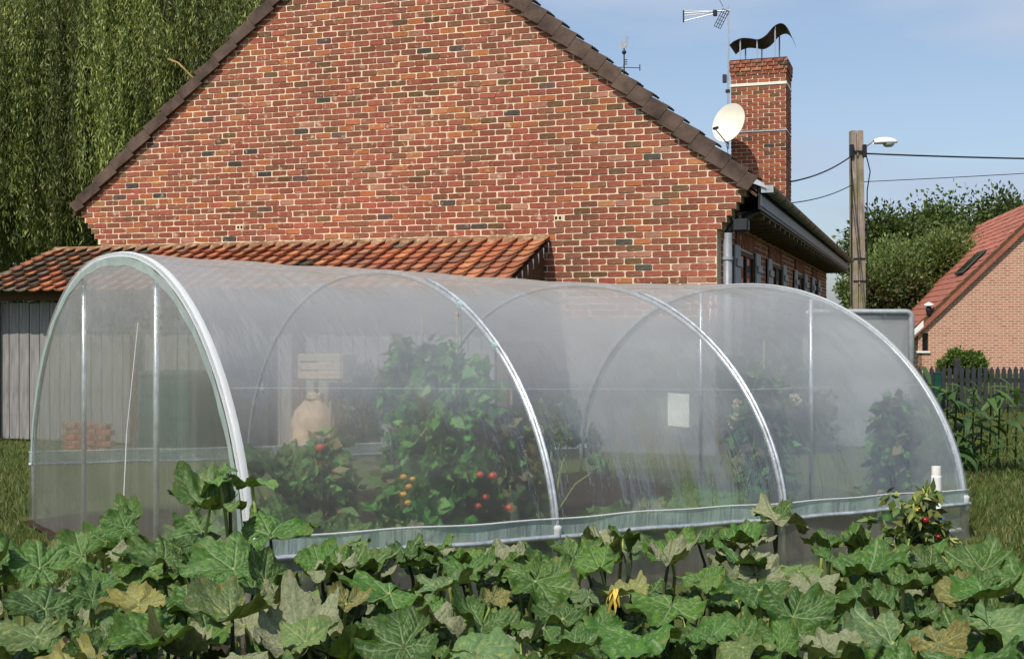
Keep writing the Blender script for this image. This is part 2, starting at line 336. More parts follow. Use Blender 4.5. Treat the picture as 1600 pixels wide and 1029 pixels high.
# ------------------------------------------------------------------ brick house
TH = math.atan2(640, F)
BW, BH, JT = .22, .078, .0120          # brick module, joint
PAL = [((.285, .090, .054), 36), ((.250, .086, .052), 24), ((.205, .085, .050), 16), ((.31, .092, .058), 10), ((.36, .125, .052), 11), ((.150, .082, .042), 4.5),
       ((.070, .062, .052), 1.3), ((.36, .17, .115), 3), ((.37, .155, .07), 1.2), ((.11, .066, .060), 1.0)]
PALW = [p[1] for p in PAL]
def brick_col(r):
    c = r.choices(PAL, PALW)[0][0]; k = r.uniform(.92, 1.22); return (c[0] * k, c[1] * k * r.uniform(.92, 1.08), c[2] * k, 1)
def brick_shape(w, h, depth, r, wob=1.0):
    """front of one brick, its centre at 0,0: an uneven rounded outline, proud of the joint"""
    a, b = w / 2, h / 2; pts = []
    ch = min(.013, w * .2); j = lambda s: r.uniform(-s, s) * wob
    for sx, sz in ((-1, -1), (1, -1), (1, 1), (-1, 1)):
        k = r.uniform(.35, 1.9) * wob + .1; cx_ = ch * min(k, 1.9); cz_ = min(.022, h * .3) * min(k, 1.2) * .6
        p1 = (sx * (a - cx_), sz * b); p2 = (sx * a, sz * (b - cz_)); pm = (sx * (a - cx_ * .3), sz * (b - cz_ * .3))
        q = [p1, pm, p2] if (sx * sz) < 0 else [p2, pm, p1]
        pts += [(x + j(.003), z + j(.0024)) for x, z in q]
    n = len(pts); tilt = (j(.0025), j(.0025)); vs = []; fr = depth + r.uniform(-.0025, .0025) * wob
    for x, z in pts: vs.append((x, 0, z))
    for x, z in pts: vs.append((x * .985, -fr * .7 - tilt[0] * x / a - tilt[1] * z / b, z * .97))
    for x, z in pts: vs.append((x * .955, -fr - tilt[0] * x / a - tilt[1] * z / b, z * .90))
    fs = [(i, (i + 1) % n, (i + 1) % n + n, i + n) for i in range(n)] + [(i + n, (i + 1) % n + n, (i + 1) % n + 2 * n, i + 2 * n) for i in range(n)] + [tuple(range(2 * n, 3 * n))]
    return vs, fs
rb = random.Random(11)
def variants(w, h, n, depth=.005):
    out = []
    for i in range(n):
        vs, fs = brick_shape(w, h, depth, rb); out.append(MB().add(vs, fs, brick_col(rb)).mesh('brick', M['brick']))
    return out
VAR = variants(BW - JT, BH - JT, 110)
house = thing('brick_house', (0, 15, 0), 'red brick house with a wide plain gable and a dark brown tiled roof', 'house', rz=-TH)
RL, RZ_, SL = -1.78, 7.25, .835          # ridge place, ridge height, slope
LC, RC = -6.12, 2.55                     # wall corners
LH = 17.4
def roofz(l): return RZ_ - SL * abs(l - RL)
def lim(z):                              # limits of the brickwork at a height
    lo, hi = LC, RC
    if z > 2.66: n = min(6, int((z - 2.66) / BH) + 1); lo -= n * .056; hi += n * .056
    s = (RZ_ - .13 - z) / SL
    return max(lo, RL - s), min(hi, RL + s)
gable = MB()
ztop = RZ_ - .13
prof = [(LC, 0)]
prof += [(LC, 2.66)]
for k in range(6): prof += [(LC - .056 * (k + 1), 2.66 + BH * k), (LC - .056 * (k + 1), 2.66 + BH * (k + 1))]
zl = 2.66 + BH * 6
xl = RL - (ztop - zl) / SL
prof += [(max(xl, LC - .336), zl + .001), (RL, ztop)]
right = [(RC, 0), (RC, 2.66)]
for k in range(6): right += [(RC + .056 * (k + 1), 2.66 + BH * k), (RC + .056 * (k + 1), 2.66 + BH * (k + 1))]
prof += right[::-1]
gw = gable.prism(prof, 0, .30).build('gable_wall', M['mortar'], house)
# vent bricks replace bricks here (l, z)
VENT = [(-3.90 + .02, 1.55 + (505 - 358) / 115), (.60, 1.55 + (505 - 342) / 128)]
cand = []; rows = int(ztop / BH)
for k in range(rows):
    z0 = k * BH + JT / 2; z1 = (k + 1) * BH - JT / 2
    zc = (z0 + z1) / 2
    lo, hi = lim(z1 if z1 > 3.1 else zc)
    if zc < .02: continue
    off = (BW / 2 if k % 2 else 0) + .013 * math.sin(k * 2.1)
    l = -6.8 + off
    while l < 3.2:
        a, b = l + rb.uniform(-.007, .006), l + BW - JT + rb.uniform(-.006, .007)
        a2, b2 = max(a, lo + .004), min(b, hi - .004)
        if b2 - a2 > .035:
            vent = any(abs(zc - vz) < BH * .5 and a2 - .03 < vl < b2 + .03 for vl, vz in VENT)
            if vent:
                vl = [v for v in VENT if abs(zc - v[1]) < BH * .5 and a2 - .03 < v[0] < b2 + .03][0][0]
                for p, q in ((a2, vl - .055), (vl + .055, b2)):
                    if q - p > .03: cand.append((p, q, z0, z1, False))
            else: cand.append((a2, b2, z0, z1, b2 - a2 > BW - JT - .02))
        l += BW
vis = []; rest = []
for c_ in cand:
    lc, zc = (c_[0] + c_[1]) / 2, (c_[2] + c_[3]) / 2
    X = lc * math.cos(TH); Y = 15 - lc * math.sin(TH); px = 800 + F * X / Y; py = HOR - F * (zc - CAMH) / Y
    hid = (lc < .5 and zc < 2.60) or py < 2 or py > 436 or px < 90
    (rest if hid else vis).append((px, c_))
vis.sort(key=lambda v: -v[0])
bulk = MB()
def put_brick(c_, single):
    a, b, z0, z1, full = c_; ce = ((a + b) / 2, 0, (z0 + z1) / 2)
    if single:
        if full: me = rb.choice(VAR)
        else:
            vs, fs = brick_shape(b - a, z1 - z0, .005, rb); me = MB().add(vs, fs, brick_col(rb)).mesh('brick', M['brick'])
        o = place('brick', me, gw, (ce[0], -.0005, ce[2]))
        return
    vs, fs = brick_shape(b - a, z1 - z0, .005, rb)
    bulk.add([(x + ce[0], y - .0005, z + ce[2]) for x, y, z in vs], fs, brick_col(rb))
for i, (px, c_) in enumerate(vis): put_brick(c_, i < 300)
for px, c_ in rest: put_brick(c_, False)
tag(bulk.build('brickwork', M['brick'], gw), kind='stuff')
for vl, vz in VENT:
    kz = (int(vz / BH) + .5) * BH
    b = MB()
    for s in (-1, 1):
        b.box(vl + s * .025 - .016, vl + s * .025 + .016, -.002, .012, kz - .02, kz + .02)
    vb = MB().box(vl - .05, vl + .05, -.006, -.0006, kz - .036, kz + .036).build('vent_brick', M['mortar'], house)
    b2 = MB()
    for s in (-1, 1): b2.box(vl + s * .025 - .015, vl + s * .025 + .015, -.0085, -.0062, kz - .018, kz + .018)
    b2.build('vent_hole', M['black_metal'], vb)
# wall foot panel added for the hazy grey behind the film; other walls
M['render'] = simple('hazy_grey_panel', (.20, .20, .19, 1), .9, var=.3, scale=3, bump=.3)
MB().box(.50, RC - .01, -.035, -.012, 0, 1.62).build('haze_panel', M['render'], house)
side = MB().box(RC - .30, RC - .012, .30, LH, 0, 2.95).build('side_wall', M['mortar'], house)
sb = MB(); WIN = [(1.70, 3.25), (5.25, 6.85), (9.4, 10.9), (13.2, 14.3)]
for k in range(12, 37):
    z0 = k * BH + JT / 2; z1 = (k + 1) * BH - JT / 2; y = .02 + (BW / 2 if k % 2 else 0)
    while y < LH - .2:
        if not any(a - .16 < y < b_ + .02 for a, b_ in WIN) or z0 > 2.55:
            vs, fs = brick_shape(BW - JT, z1 - z0, .005, rb)
            sb.add([(RC - .0115 - yy, y + BW / 2 + x, z + (z0 + z1) / 2) for x, yy, z in vs], fs, brick_col(rb))
        y += BW
tag(sb.build('side_brickwork', M['brick'], house), kind='stuff')
MB().box(LC, LC + .3, .30, LH, 0, 3.0).build('far_side_wall', M['mortar'], house)
MB().box(LC + .3, RC - .3, LH - .3, LH, 0, 3.1).build('back_wall', M['mortar'], house)
for s in (-1, 1):                        # roof slopes as slabs
    e = 3.02 if s > 0 else -6.58
    M4 = [(RL, RZ_ - .03), (e, roofz(e) - .03), (e, roofz(e) - .16), (RL, RZ_ - .16)]
    MB().prism(M4, -.02, LH + .1).build('roof_slope', M['roof_dark'], house)
# verge tiles down both edges of the gable
ang = math.atan(SL)
for s in (1, -1):
    L = math.hypot(1, SL); n = 0; d = .0; step = .245 if s > 0 else .36
    total = ((3.03 - RL) if s > 0 else (RL + 6.60)) * L
    while d < total - .02:
        ln = min(step - .005, total - d)
        b = MB(); j1, j2 = rb.uniform(-.006, .006), rb.uniform(-.004, .004)
        dep = .20 if s > 0 else .155
        # a folded tile: a top leaf and a hanging cheek, lower end lapped over the next
        pts = [(0, -.012 + j1), (ln, .030 + j1), (ln, -dep + .026 + j2), (0, -dep - .014 + j2)]
        pts = [(p[0], p[1]) for p in pts]
        M_ = Matrix.Translation((RL, 0, RZ_ - .0)) @ (Matrix.Scale(-1, 4, (1, 0, 0)) if s < 0 else Matrix.Identity(4)) @ Matrix.Rotation(ang, 4, 'Y') @ Matrix.Translation((d, -.062 - .004 * (n % 2), 0))
        b.prism(pts, 0, .024, M=M_)
        b.prism([(0, -.012 + j1), (ln + .02, .032 + j1), (ln + .02, .010 + j1), (0, -.028 + j1)], .0245, .26, M=M_)
        b.build('verge_tile', M['verge'], house); d += step; n += 1
    MB().prism([(0, 0), (total, 0), (total, -.03), (0, -.03)], -.03, -.012, M=Matrix.Translation((RL, 0, RZ_ - .19 if s > 0 else RZ_ - .15)) @ (Matrix.Scale(-1, 4, (1, 0, 0)) if s < 0 else Matrix.Identity(4)) @ Matrix.Rotation(ang, 4, 'Y')).build('verge_batten', M['wood_dark'], house)
# eaves: gutter, fascia, soffit
gy0, gy1 = -.03, LH + .05; GX, GZ = 3.14, 3.14
b = MB(); n = 10; gp = [(GX + .075 * math.cos(math.pi + math.pi * k / n), GZ - .075 * abs(math.sin(math.pi * k / n))) for k in range(n + 1)]
outer = gp; inner = [(GX + (x - GX) * .9, GZ + .004 + (z - GZ) * .9) for x, z in gp[::-1]]
b.prism(outer + inner, gy0, gy1)
gut = b.build('gutter', M['dark_zinc'], house, smooth=False)
for y in np.arange(.4, LH, .9):
    MB().prism([(x + (x - GX) * .06, z - .004) for x, z in outer] + [(x, z - .0005) for x, z in outer[::-1]], y, y + .03).build('gutter_bracket', M['black_metal'], gut)
MB().box(GX - .07, GX + .07, gy0 - .012, gy0 - .002, GZ - .075, GZ + .01).build('gutter_end_cap', M['zinc'], gut)
# the pale metal rim at the end of the tiles
MB().prism([(2.95, roofz(2.95) - .035), (3.10, roofz(3.10) + .0), (3.13, roofz(3.10) - .06), (2.98, roofz(2.98) - .10)], -.064, -.02).build('verge_end_piece', M['alu'], house)
MB().box(3.03, 3.055, .0, LH, 2.88, 3.17).build('fascia', M['black_metal'], house)
MB().box(RC + .005, 3.028, .31, LH, 2.86, 2.885).build('soffit', M['soffit'], house)
for k, y in enumerate(np.arange(.6, LH, .6)): MB().box(RC + .01, 3.02, y, y + .07, 2.80, 2.858).build('rafter_end', M['soffit'], house)
MB().box(3.06, 3.066, .0, LH, 2.92, 3.045).build('fascia_board', M['pipe_grey'], house)
# downpipe
dp = MB().tube([(2.66, .12, 2.62), (2.66, .12, .1)], .052, 14).build('downpipe', M['pipe_grey'], house, smooth=True)
for z in (2.32, 1.2): MB().lathe([(.054, -.02), (.062, -.018), (.062, .018), (.054, .02)], 14, (2.66, .12, z)).build('pipe_clip', M['zinc'], dp)
MB().tube([(2.66, .12, 2.615), (2.70, .16, 2.70), (2.98, .3, 2.90)], .045, 12).build('swan_neck', M['black_metal'], dp, smooth=True)
MB().tube([(2.70, .26, 2.62), (2.70, .26, 3.0)], .012, 6).build('earth_rod', M['alu'], house)
# floodlight tucked under the corner of the eave
fl = thing('security_floodlight', (2.86, -.02, 2.60), 'small black floodlight under the eave corner beside the gutter', 'lamp'); fl.parent = None
fl.matrix_world = Matrix.Translation((0, 15, 0)) @ Matrix.Rotation(-TH, 4, 'Z') @ Matrix.Translation((2.80, .12, 2.70))
MB().bbox(-.08, .11, -.07, .07, -.07, .08, .02).build('lamp_body', M['black_metal'], fl)
MB().box(-.02, .02, -.02, .02, .08, .16).build('bracket', M['black_metal'], fl)
MB().box(-.06, .09, -.078, -.072, -.05, .06).build('lens', M['glass_dark'], fl)
# windows and shutters on the shaded side
for i, (a, b_) in enumerate(WIN):
    w = MB().box(RC - .13, RC - .012 + .002, a, b_, 1.0, 2.52).build('window', M['glass_dark'], house)
    f = MB()
    for y0, y1, z0, z1 in ((a, a + .06, 1.0, 2.52), (b_ - .06, b_, 1.0, 2.52), (a + .06, b_ - .06, 2.46, 2.52), (a + .06, b_ - .06, 1.0, 1.06), ((a + b_) / 2 - .04, (a + b_) / 2 + .04, 1.06, 2.46)):
        f.box(RC - .008, RC + .012, y0, y1, z0, z1)
    f.build('window_frame', M['wood_dark'], w)
    lin = MB()
    for k in range(int((b_ - a + .3) / .078)):
        vs, fs = brick_shape(.066, .21, .012, rb); lin.add([(RC + .002 - yy, a - .15 + k * .078 + x, z + 2.66) for x, yy, z in vs], fs, brick_col(rb))
    tag(lin.build('soldier_lintel', M['brick'], w), kind='stuff')
    for s, y0 in ((0, a - .50), (1, b_ + .03)):
        sh = MB()
        for k in range(4): sh.bbox(RC + .016, RC + .046, y0 + k * .118, y0 + k * .118 + .114, 1.0, 2.56, .006)
        so = sh.build('shutter', M['shutter'], house)
        for z in (1.25, 2.28): MB().bbox(RC + .0465, RC + .075, y0 + .01, y0 + .46, z, z + .10, .006).build('batten', M['shutter'], so)
# chimney
CL0, CL1, CY0, CY1, CT = 1.151, 2.253, 10.5, 11.48, 6.90
ch = MB().box(CL0 + .008, CL1 - .008, CY0 + .008, CY1 - .008, 2.9, CT - .004).build('chimney', M['mortar'], house)
cap_rows = 4; nrow = int((CT - 3.2) / BH); sidebulk = MB()
for k in range(nrow):
    z1 = CT - k * BH - JT / 2; z0 = z1 - BH + JT
    ex = .030 if k < 3 else (.015 if k == 3 else 0)
    a0, a1 = CL0 - ex, CL1 + ex
    x = a0 - (BW / 2 if k % 2 else 0)
    while x < a1 - .02:
        p, q = max(x, a0), min(x + BW - JT, a1)
        if q - p > .04:
            vs, fs = brick_shape(q - p, z1 - z0, .009 + ex, rb); cc = brick_col(rb); cc = (cc[0] * .95, cc[1] * .95, cc[2] * .95, 1)
            o = place('brick', MB().add(vs, fs, cc).mesh('brick', M['brick']), ch, ((p + q) / 2, CY0 + .0075, (z0 + z1) / 2))
        x += BW
    y = CY0 - ex - (0 if k % 2 else BW / 2)
    while y < CY1:
        p, q = max(y, CY0 - ex + .002), min(y + BW - JT, CY1 + ex)
        if q - p > .04:
            vs, fs = brick_shape(q - p, z1 - z0, .009 + ex, rb)
            sidebulk.add([(CL1 - .0075 - yy, (p + q) / 2 + x_, z + (z0 + z1) / 2) for x_, yy, z in vs], fs, brick_col(rb))
            sidebulk.add([(CL0 + .0075 + yy, (p + q) / 2 - x_, z + (z0 + z1) / 2) for x_, yy, z in vs], fs, brick_col(rb))
        y += BW
tag(sidebulk.build('side_brickwork', M['brick'], ch), kind='stuff')
MB().box(CL0 - .02, CL1 + .02, CY0 - .02, CY1 + .02, CT - .003, CT + .012).build('chimney_slab', M['roof_dark'], ch)
for z, hh, mat in ((6.37, .055, 'cream'), (5.43, .030, 'zinc')):
    st = MB()
    st.box(CL0 - .012, CL1 + .012, CY0 - .014, CY0 - .004, z, z + hh); st.box(CL1 + .004, CL1 + .012, CY0 - .004, CY1, z, z + hh); st.box(CL0 - .012, CL0 - .004, CY0 - .004, CY1, z, z + hh)
    st.build('chimney_strap', M[mat], ch)
# wavy cowl plate on six rods
cw = []; pts = [(-.03, .30), (.06, .37), (.22, .42), (.40, .40), (.55, .37), (.70, .44), (.85, .60), (.98, .66), (1.08, .62), (1.16, .50), (1.21, .38)]
def cow(u):
    u = max(0, min(len(pts) - 1.001, u * (len(pts) - 1))); i = int(u); fq = u - i
    g = lambda k: pts[max(0, min(len(pts) - 1, k))]
    p0, p1, p2, p3 = g(i - 1), g(i), g(i + 1), g(i + 2)
    return tuple(.5 * (2 * p1[a] + (p2[a] - p0[a]) * fq + (2 * p0[a] - 5 * p1[a] + 4 * p2[a] - p3[a]) * fq ** 2 + (3 * p1[a] - p0[a] - 3 * p2[a] + p3[a]) * fq ** 3) for a in (0, 1))
top = [cow(k / 40) for k in range(41)]
cowl = MB().prism([(CL0 + x, CT + .03 + z) for x, z in top] + [(CL0 + x, CT + .018 + z) for x, z in top[::-1]], CY0 - .02, CY1 - .1).build('chimney_cowl', simple('rusty_dark_steel', (.045, .032, .020, 1), .6, .3, var=.5, scale=4), ch)
for x in (.18, .52, .88):
    zt = min(top, key=lambda p: abs(p[0] - x))[1]
    for y in (CY0 + .04, CY1 - .16): MB().tube([(CL0 + x, y, CT + .02), (CL0 + x, y, CT + .02 + zt)], .016, 8).build('cowl_rod', M['alu'], cowl)
HM = Matrix.Translation((0, 15, 0)) @ Matrix.Rotation(-TH, 4, 'Z')
# television antenna on its mast
an = thing('television_antenna', HM @ Vector((CL0 - .05, CY0 - .06, 5.4)), 'rake shaped television aerial on a thin mast fixed to the chimney', 'antenna', rz=-TH)
MB().tube([(0, 0, -.3), (0, 0, 2.62)], .020, 8).build('mast', M['alu'], an)
for z in (.35, .85): MB().box(-.05, .03, -.03, .05, z, z + .06).build('mast_clamp', M['black_metal'], an)
# coaxial box on the mast
MB().bbox(-.11, -.03, -.05, .02, 1.05, 1.22, .01).build('amplifier_box', M['grey_panel'], an)
bm = MB().tube([(.04, 0, 2.52), (-.88, -.15, 2.50)], .012, 6).build('boom', M['alu'], an)
for dz, e in ((.06, .05), (-.06, -.16), (0, -.05)):
    MB().tube([(-.20, -.03, 2.50 + dz * .2), (-.88, -.15, 2.50 + e)], .008, 6).build('long_rail', M['alu'], an)
for k in range(14):
    q = k / 13; x = -.28 - .58 * q; hh = .03 + .08 * q
    MB().tube([(x, -.05 - .1 * q, 2.52 - hh * 1.2), (x, -.05 - .1 * q, 2.5 + hh)], .004, 5).build('element', M['alu'], an)
MB().box(-.90, -.875, -.17, -.13, 2.32, 2.56).build('end_bar', M['black_metal'], an)
MB().bbox(-.30, -.22, -.08, .0, 2.42, 2.54, .01).build('dipole_box', M['black_metal'], an)
gr = MB(); Mg = Matrix.Translation((-.13, -.02, 2.36)) @ Matrix.Rotation(R(28), 4, 'Y')
for k in range(4): x = -.07 + k * .047; gr.box(x - .006, x + .006, -.005, .005, -.20, .20, M=Mg)
for k in range(6): z = -.19 + k * .076; gr.box(-.075, .078, -.004, .004, z - .005, z + .005, M=Mg)
gr.build('reflector_grid', M['cable'], an)
MB().tube([(-.10, 0, 2.60), (-.32, -.1, 3.05)], .005, 5).build('whip', M['cable'], an)
# dish
dpos = HM @ Vector((CL0 + .07, CY0 - .52, 5.53))
dn = Vector((-.66, -.70, .27)).normalized()
di = thing('satellite_dish', dpos, 'round cream satellite dish in front of the chimney', 'satellite dish')
q = dn.to_track_quat('Z', 'X').to_matrix().to_4x4(); n = 40; vs = []; rings = 8
side_ax = Vector((0, 0, 1)).cross(dn).normalized(); up_ax = dn.cross(side_ax).normalized()
b = MB(); P = []
for i in range(rings + 1):
    r_ = i / rings; P.append([side_ax * (.37 * r_ * math.cos(2 * math.pi * k / n)) + up_ax * (.41 * r_ * math.sin(2 * math.pi * k / n)) + dn * (.085 * r_ * r_) for k in range(n + 1)])
b.grid(P)
P2 = [[p - dn * .014 for p in row] for row in P[::-1]]; b.grid(P2); b.grid([P[-1], [p - dn * .014 for p in P[-1]]])
b.build('reflector', M['cream'], di, smooth=True)
foc = dn * .50 - up_ax * .30; base = -up_ax * .41 + dn * .07
MB().tube([base - dn * .1, base, foc], .012, 8).build('feed_arm', M['black_metal'], di)
MB().tube([foc - (foc).normalized() * -.03, foc - foc.normalized() * .10], .032, 10).build('receiver', M['black_metal'], di)
MB().tube([-dn * .01, -dn * .20, Vector((.04, .44, -.1))], .022, 8).build('wall_mount', M['zinc'], di)
MB().tube([base, base + Vector((.05, .05, -.18)), Vector((.03, .40, -.75))], .006, 6).build('coax_lead', M['cable'], di)
# weathervane on the ridge
wv = thing('weathervane', HM @ Vector((RL, 13.4, RZ_ - .04)), 'small metal weathercock with compass letters above the roof edge', 'weathervane', rz=-TH)
MB().tube([(0, 0, 0), (0, 0, .80)], .016, 8).build('rod', M['dark_zinc'], wv)
MB().lathe([(.001, -.055), (.04, -.04), (.055, 0), (.04, .04), (.001, .055)], 12, (0, 0, .70)).build('ball', M['black_metal'], wv, smooth=True)
cock = [(x * .72, .78 + (z - .78) * .72) for x, z in ((-.13, .86), (-.16, .98), (-.11, 1.06), (-.05, 1.0), (0, .98), (.05, 1.05), (.06, 1.16), (.10, 1.20), (.14, 1.14), (.12, 1.08), (.13, .98), (.08, .86), (.02, .78), (-.06, .80))]
MB().prism(cock, -.012, .012).build('rooster', M['zinc'], wv)
MB().tube([(-.22, -.03, .36), (.36, .05, .32)], .010, 6).build('east_west_arm', M['black_metal'], wv)
MB().tube([(.06, -.3, .34), (-.06, .3, .34)], .010, 6).build('north_south_arm', M['black_metal'], wv)
def letter(ch_, x, y, z, h=.12, w=.08):
    b = MB(); t_ = .02
    if ch_ == 'E':
        b.box(x, x + t_, y - .006, y + .006, z, z + h)
        for k in (0, .5, 1): b.box(x + t_ + .0005, x + w, y - .006, y + .006, z + (h - t_) * k, z + (h - t_) * k + t_)
    elif ch_ == 'O':
        o = [(x + w / 2 + w / 2 * math.cos(a), z + h / 2 + h / 2 * math.sin(a)) for a in np.linspace(0, 2 * math.pi, 14)]
        b.tube([(p, y, q_) for p, q_ in o], .012, 6)
    b.build('compass_letter', M['black_metal'], wv)
letter('E', .07, -.31, .34); letter('O', -.20, -.03, .22)
MB().box(.355, .375, .04, .06, .25, .40).build('arm_end', M['black_metal'], wv)

# ------------------------------------------------------------------ lean-to with clay tiles
LT0, LT1 = -6.9, .50; LZT, LD, LZE = 2.62, 1.52, 2.045     # left end, right end, top, depth out, eave height
shed = thing('tiled_lean_to', HM @ Vector((0, 0, 0)), 'low lean-to with an orange clay tile roof against the brick gable', 'shed', rz=-TH)
lp = math.atan2(LZT - LZE, LD); sl = math.hypot(LZT - LZE, LD)
roof = MB().prism([(0, 0), (sl, 0), (sl, -.02), (0, -.02)], 0, LT1 - LT0 - .02,
    M=Matrix.Translation((LT0 + .01, -.012, LZT - .055)) @ Matrix.Rotation(R(-90), 4, 'Z') @ Matrix.Rotation(lp, 4, 'Y')).build('roof', M['wood_dark'], shed)
PW, EX = .20, sl / 7.45; rt = random.Random(5)
TPAL = [(.40, .155, .075), (.36, .13, .068), (.44, .185, .09), (.32, .125, .07), (.38, .17, .10), (.29, .12, .075), (.25, .12, .08)]
def tile_mesh(col, r):
    n = 9; P0 = []; P1 = []
    ln = EX + .05; row = []
    for e, (dx, lift) in enumerate(((0, 0), (ln, .026))):
        rr = []
        for k in range(n + 1):
            u = k / n; y = -u * (PW + .024); # width runs to the left
            z = .030 * max(0, math.cos(min(1, u / .30) * math.pi)) if u < .30 else 0
            z = .034 * (.5 + .5 * math.cos(math.pi * min(1, u / .34))) - .010 * math.sin(math.pi * max(0, (u - .34) / .66)) + (.012 * max(0, (u - .9) / .1))
            rr.append(Vector((dx, y, z + lift)))
        row.append(rr)
    mid = [(a + b_) / 2 + Vector((0, 0, -.002)) for a, b_ in zip(*row)]
    b = MB(); b.grid([row[0], mid, row[1]], col); b.grid([row[1], [p + Vector((0, 0, -.016)) for p in row[1]]], col); b.grid([[p[0] for p in row], [p[0] + Vector((0, 0, -.016)) for p in row]], col)
    return b.mesh('roof_tile', M['clay_tile'], True)
TM = []
for k in range(36):
    c = rt.choice(TPAL); g = rt.uniform(.8, 1.18); TM.append((tile_mesh((c[0] * g, c[1] * g, c[2] * g, 1), rt)))
TMD = [tile_mesh((v, v * .82, v * .6, 1), rt) for v in (.10, .13, .075, .16)]
TB = Matrix.Translation((0, -.012, LZT - .045)) @ Matrix.Rotation(R(-90), 4, 'Z') @ Matrix.Rotation(lp, 4, 'Y')
ncol = int((LT1 - LT0) / PW)
for c in range(ncol):
    for k in range(8):
        x0 = k * EX
        if x0 > sl - .05: continue
        l = LT1 - c * PW
        # weathered, mossed stretch in the middle of the roof and to the far left
        dark = rt.random() < (.30 if -2.9 < l < -1.6 and k > 2 else (.5 if l < -5.0 else .03))
        o = place('roof_tile', rt.choice(TMD if dark else TM), roof)
        # local frame of the slope: x down the slope, y to the left
        Mt = TB @ Matrix.Translation((x0 + rt.uniform(-.008, .008), l, .020 + rt.uniform(-.003, .003))) @ Matrix.Rotation(rt.uniform(-.012, .012), 4, 'Z')
        o.matrix_local = Mt
# the mortar fillet and lichen against the wall
t = NT('mossy_fillet'); n = t.noise(9, 5, .7)
M['fillet'] = t.done(t.pbr(t.ramp(n, [(.3, (.09, .07, .035, 1)), (.5, (.22, .11, .06, 1)), (.75, (.46, .38, .24, 1))]), .95, 0, .1, t.bump(n, 1, .02)))
MB().prism([(0, LZT + .02), (-.004, LZT - .05), (-.10, LZT - .075), (-.05, LZT - .012)], LT0, LT1 - .01, M=Matrix(((0, 1, 0, 0), (1, 0, 0, 0), (0, 0, 1, 0), (0, 0, 0, 1))) @ Matrix.Translation((-.011, 0, 0))).build('wall_fillet', M['fillet'], shed)
# right cheek of boards, hung under the verge
dk = thing
chk = MB()
for k in range(9):
    y0 = -.06 - k * .155; za = LZT - .075 - (-y0) * math.tan(lp); zb = LZT - .075 - (-(y0 - .15)) * math.tan(lp)
    nb_ = MB().prism([(y0, .35), (y0, za), (y0 - .15, zb), (y0 - .15, .35)], LT1 - .09, LT1 - .065, M=Matrix(((0, 1, 0, 0), (1, 0, 0, 0), (0, 0, 1, 0), (0, 0, 0, 1)))).build('cheek_board', M['wood_dark'], shed)
for k in range(8):                       # short tile hangers along the right edge
    d = (k + .55) * EX; y = -.012 - d * math.cos(lp); z = LZT - .05 - d * math.sin(lp)
    MB().box(LT1 + .012, LT1 + .020, y - .012, y + .012, z - .11, z + .01).build('tile_hook', M['zinc'], shed)
MB().box(LT0, LT1 - .05, -LD + .10, -LD + .20, LZE - .20, LZE - .07).build('eaves_beam', M['wood_dark'], shed)
M['board_grey'] = simple('backdrop_grey_boards', (.22, .21, .20, 1), .85, var=.35, scale=4, stretch=(6, 1, .6), bump=.3)
fbm = [MB().bbox(-.077, .077, 0, .022, .03, LZE - .21 - .01 * k, .004).mesh('backdrop_board', M['board_grey']) for k in range(3)]
for k in range(44): place('backdrop_board', rt.choice(fbm), shed, (LT0 + .09 + k * .162, -LD + .215 + rt.uniform(-.004, .004), 0))  # boards added as a pale lit backdrop behind the dark door panel
for l in (LT0 + .1, -4.6, -2.3, LT1 - .20): MB().box(l, l + .10, -LD + .10, -LD + .20, 0, LZE - .20).build('post', M['wood_dark'], shed)
# ------------------------------------------------------------------ things kept in and before the lean-to
def along(l, y, z=0): return HM @ Vector((l, y, z))
def px_on(x, d):                         # place along the gable of photo column x at d metres out from the wall
    qx = (x - 800) / F; c_, s_ = math.cos(TH), math.sin(TH); return (qx * (15 - d * c_) + d * s_) / (c_ + qx * s_)
l0 = px_on(345, 1.45); l1 = px_on(420, 1.45)
dr = thing('shed_door', along(0, 0), 'dark grey door panel leaning on the added front boards of the lean-to', 'door', rz=-TH)
MB().bbox(l0, l1, -1.460, -1.420, .05, 1.50, .006).build('panel', M['grey_panel'], dr)
MB().box(l0 + .05, l1 - .05, -1.468, -1.462, .9, 1.42).build('upper_inset', M['black_metal'], dr); MB().box(l1 - .09, l1 - .05, -1.490, -1.462, .75, .85).build('handle', M['zinc'], dr)
l0 = px_on(262, 1.7); l1 = px_on(340, 1.7)
bn = thing('compost_bin', along((l0 + l1) / 2, -2.0), 'dark green square compost bin before the lean-to, seen through the film', 'bin', rz=-TH)
hw = (l1 - l0) / 2
MB().prism([(-hw * 1.05, .0), (hw * 1.05, .0), (hw * .96, .92), (-hw * .96, .92)], -.3, .3).build('bin_body', M['green_paint'], bn)
for k in range(3): MB().box(-hw * 1.06, hw * 1.06, -.315, -.302, .2 + k * .26, .24 + k * .26).build('rib', M['green_paint'], bn)
MB().bbox(-hw * 1.02, hw * 1.02, -.33, .33, .925, .99, .02).build('lid', M['green_paint'], bn)
l0 = px_on(470, 1.9); l1 = px_on(535, 1.9)
cr_ = thing('wooden_crate', along((l0 + l1) / 2, -1.75, .0), 'pale slatted wooden crate on legs before the lean-to boards', 'crate', rz=-TH)
hw = (l1 - l0) / 2
for k in range(3): MB().bbox(-hw, hw, -.2, -.18, .92 + k * .10, 1.00 + k * .10, .004).build('slat', M['wood_pale'], cr_); MB().bbox(-hw, hw, .18, .2, .92 + k * .10, 1.00 + k * .10, .004).build('slat', M['wood_pale'], cr_)
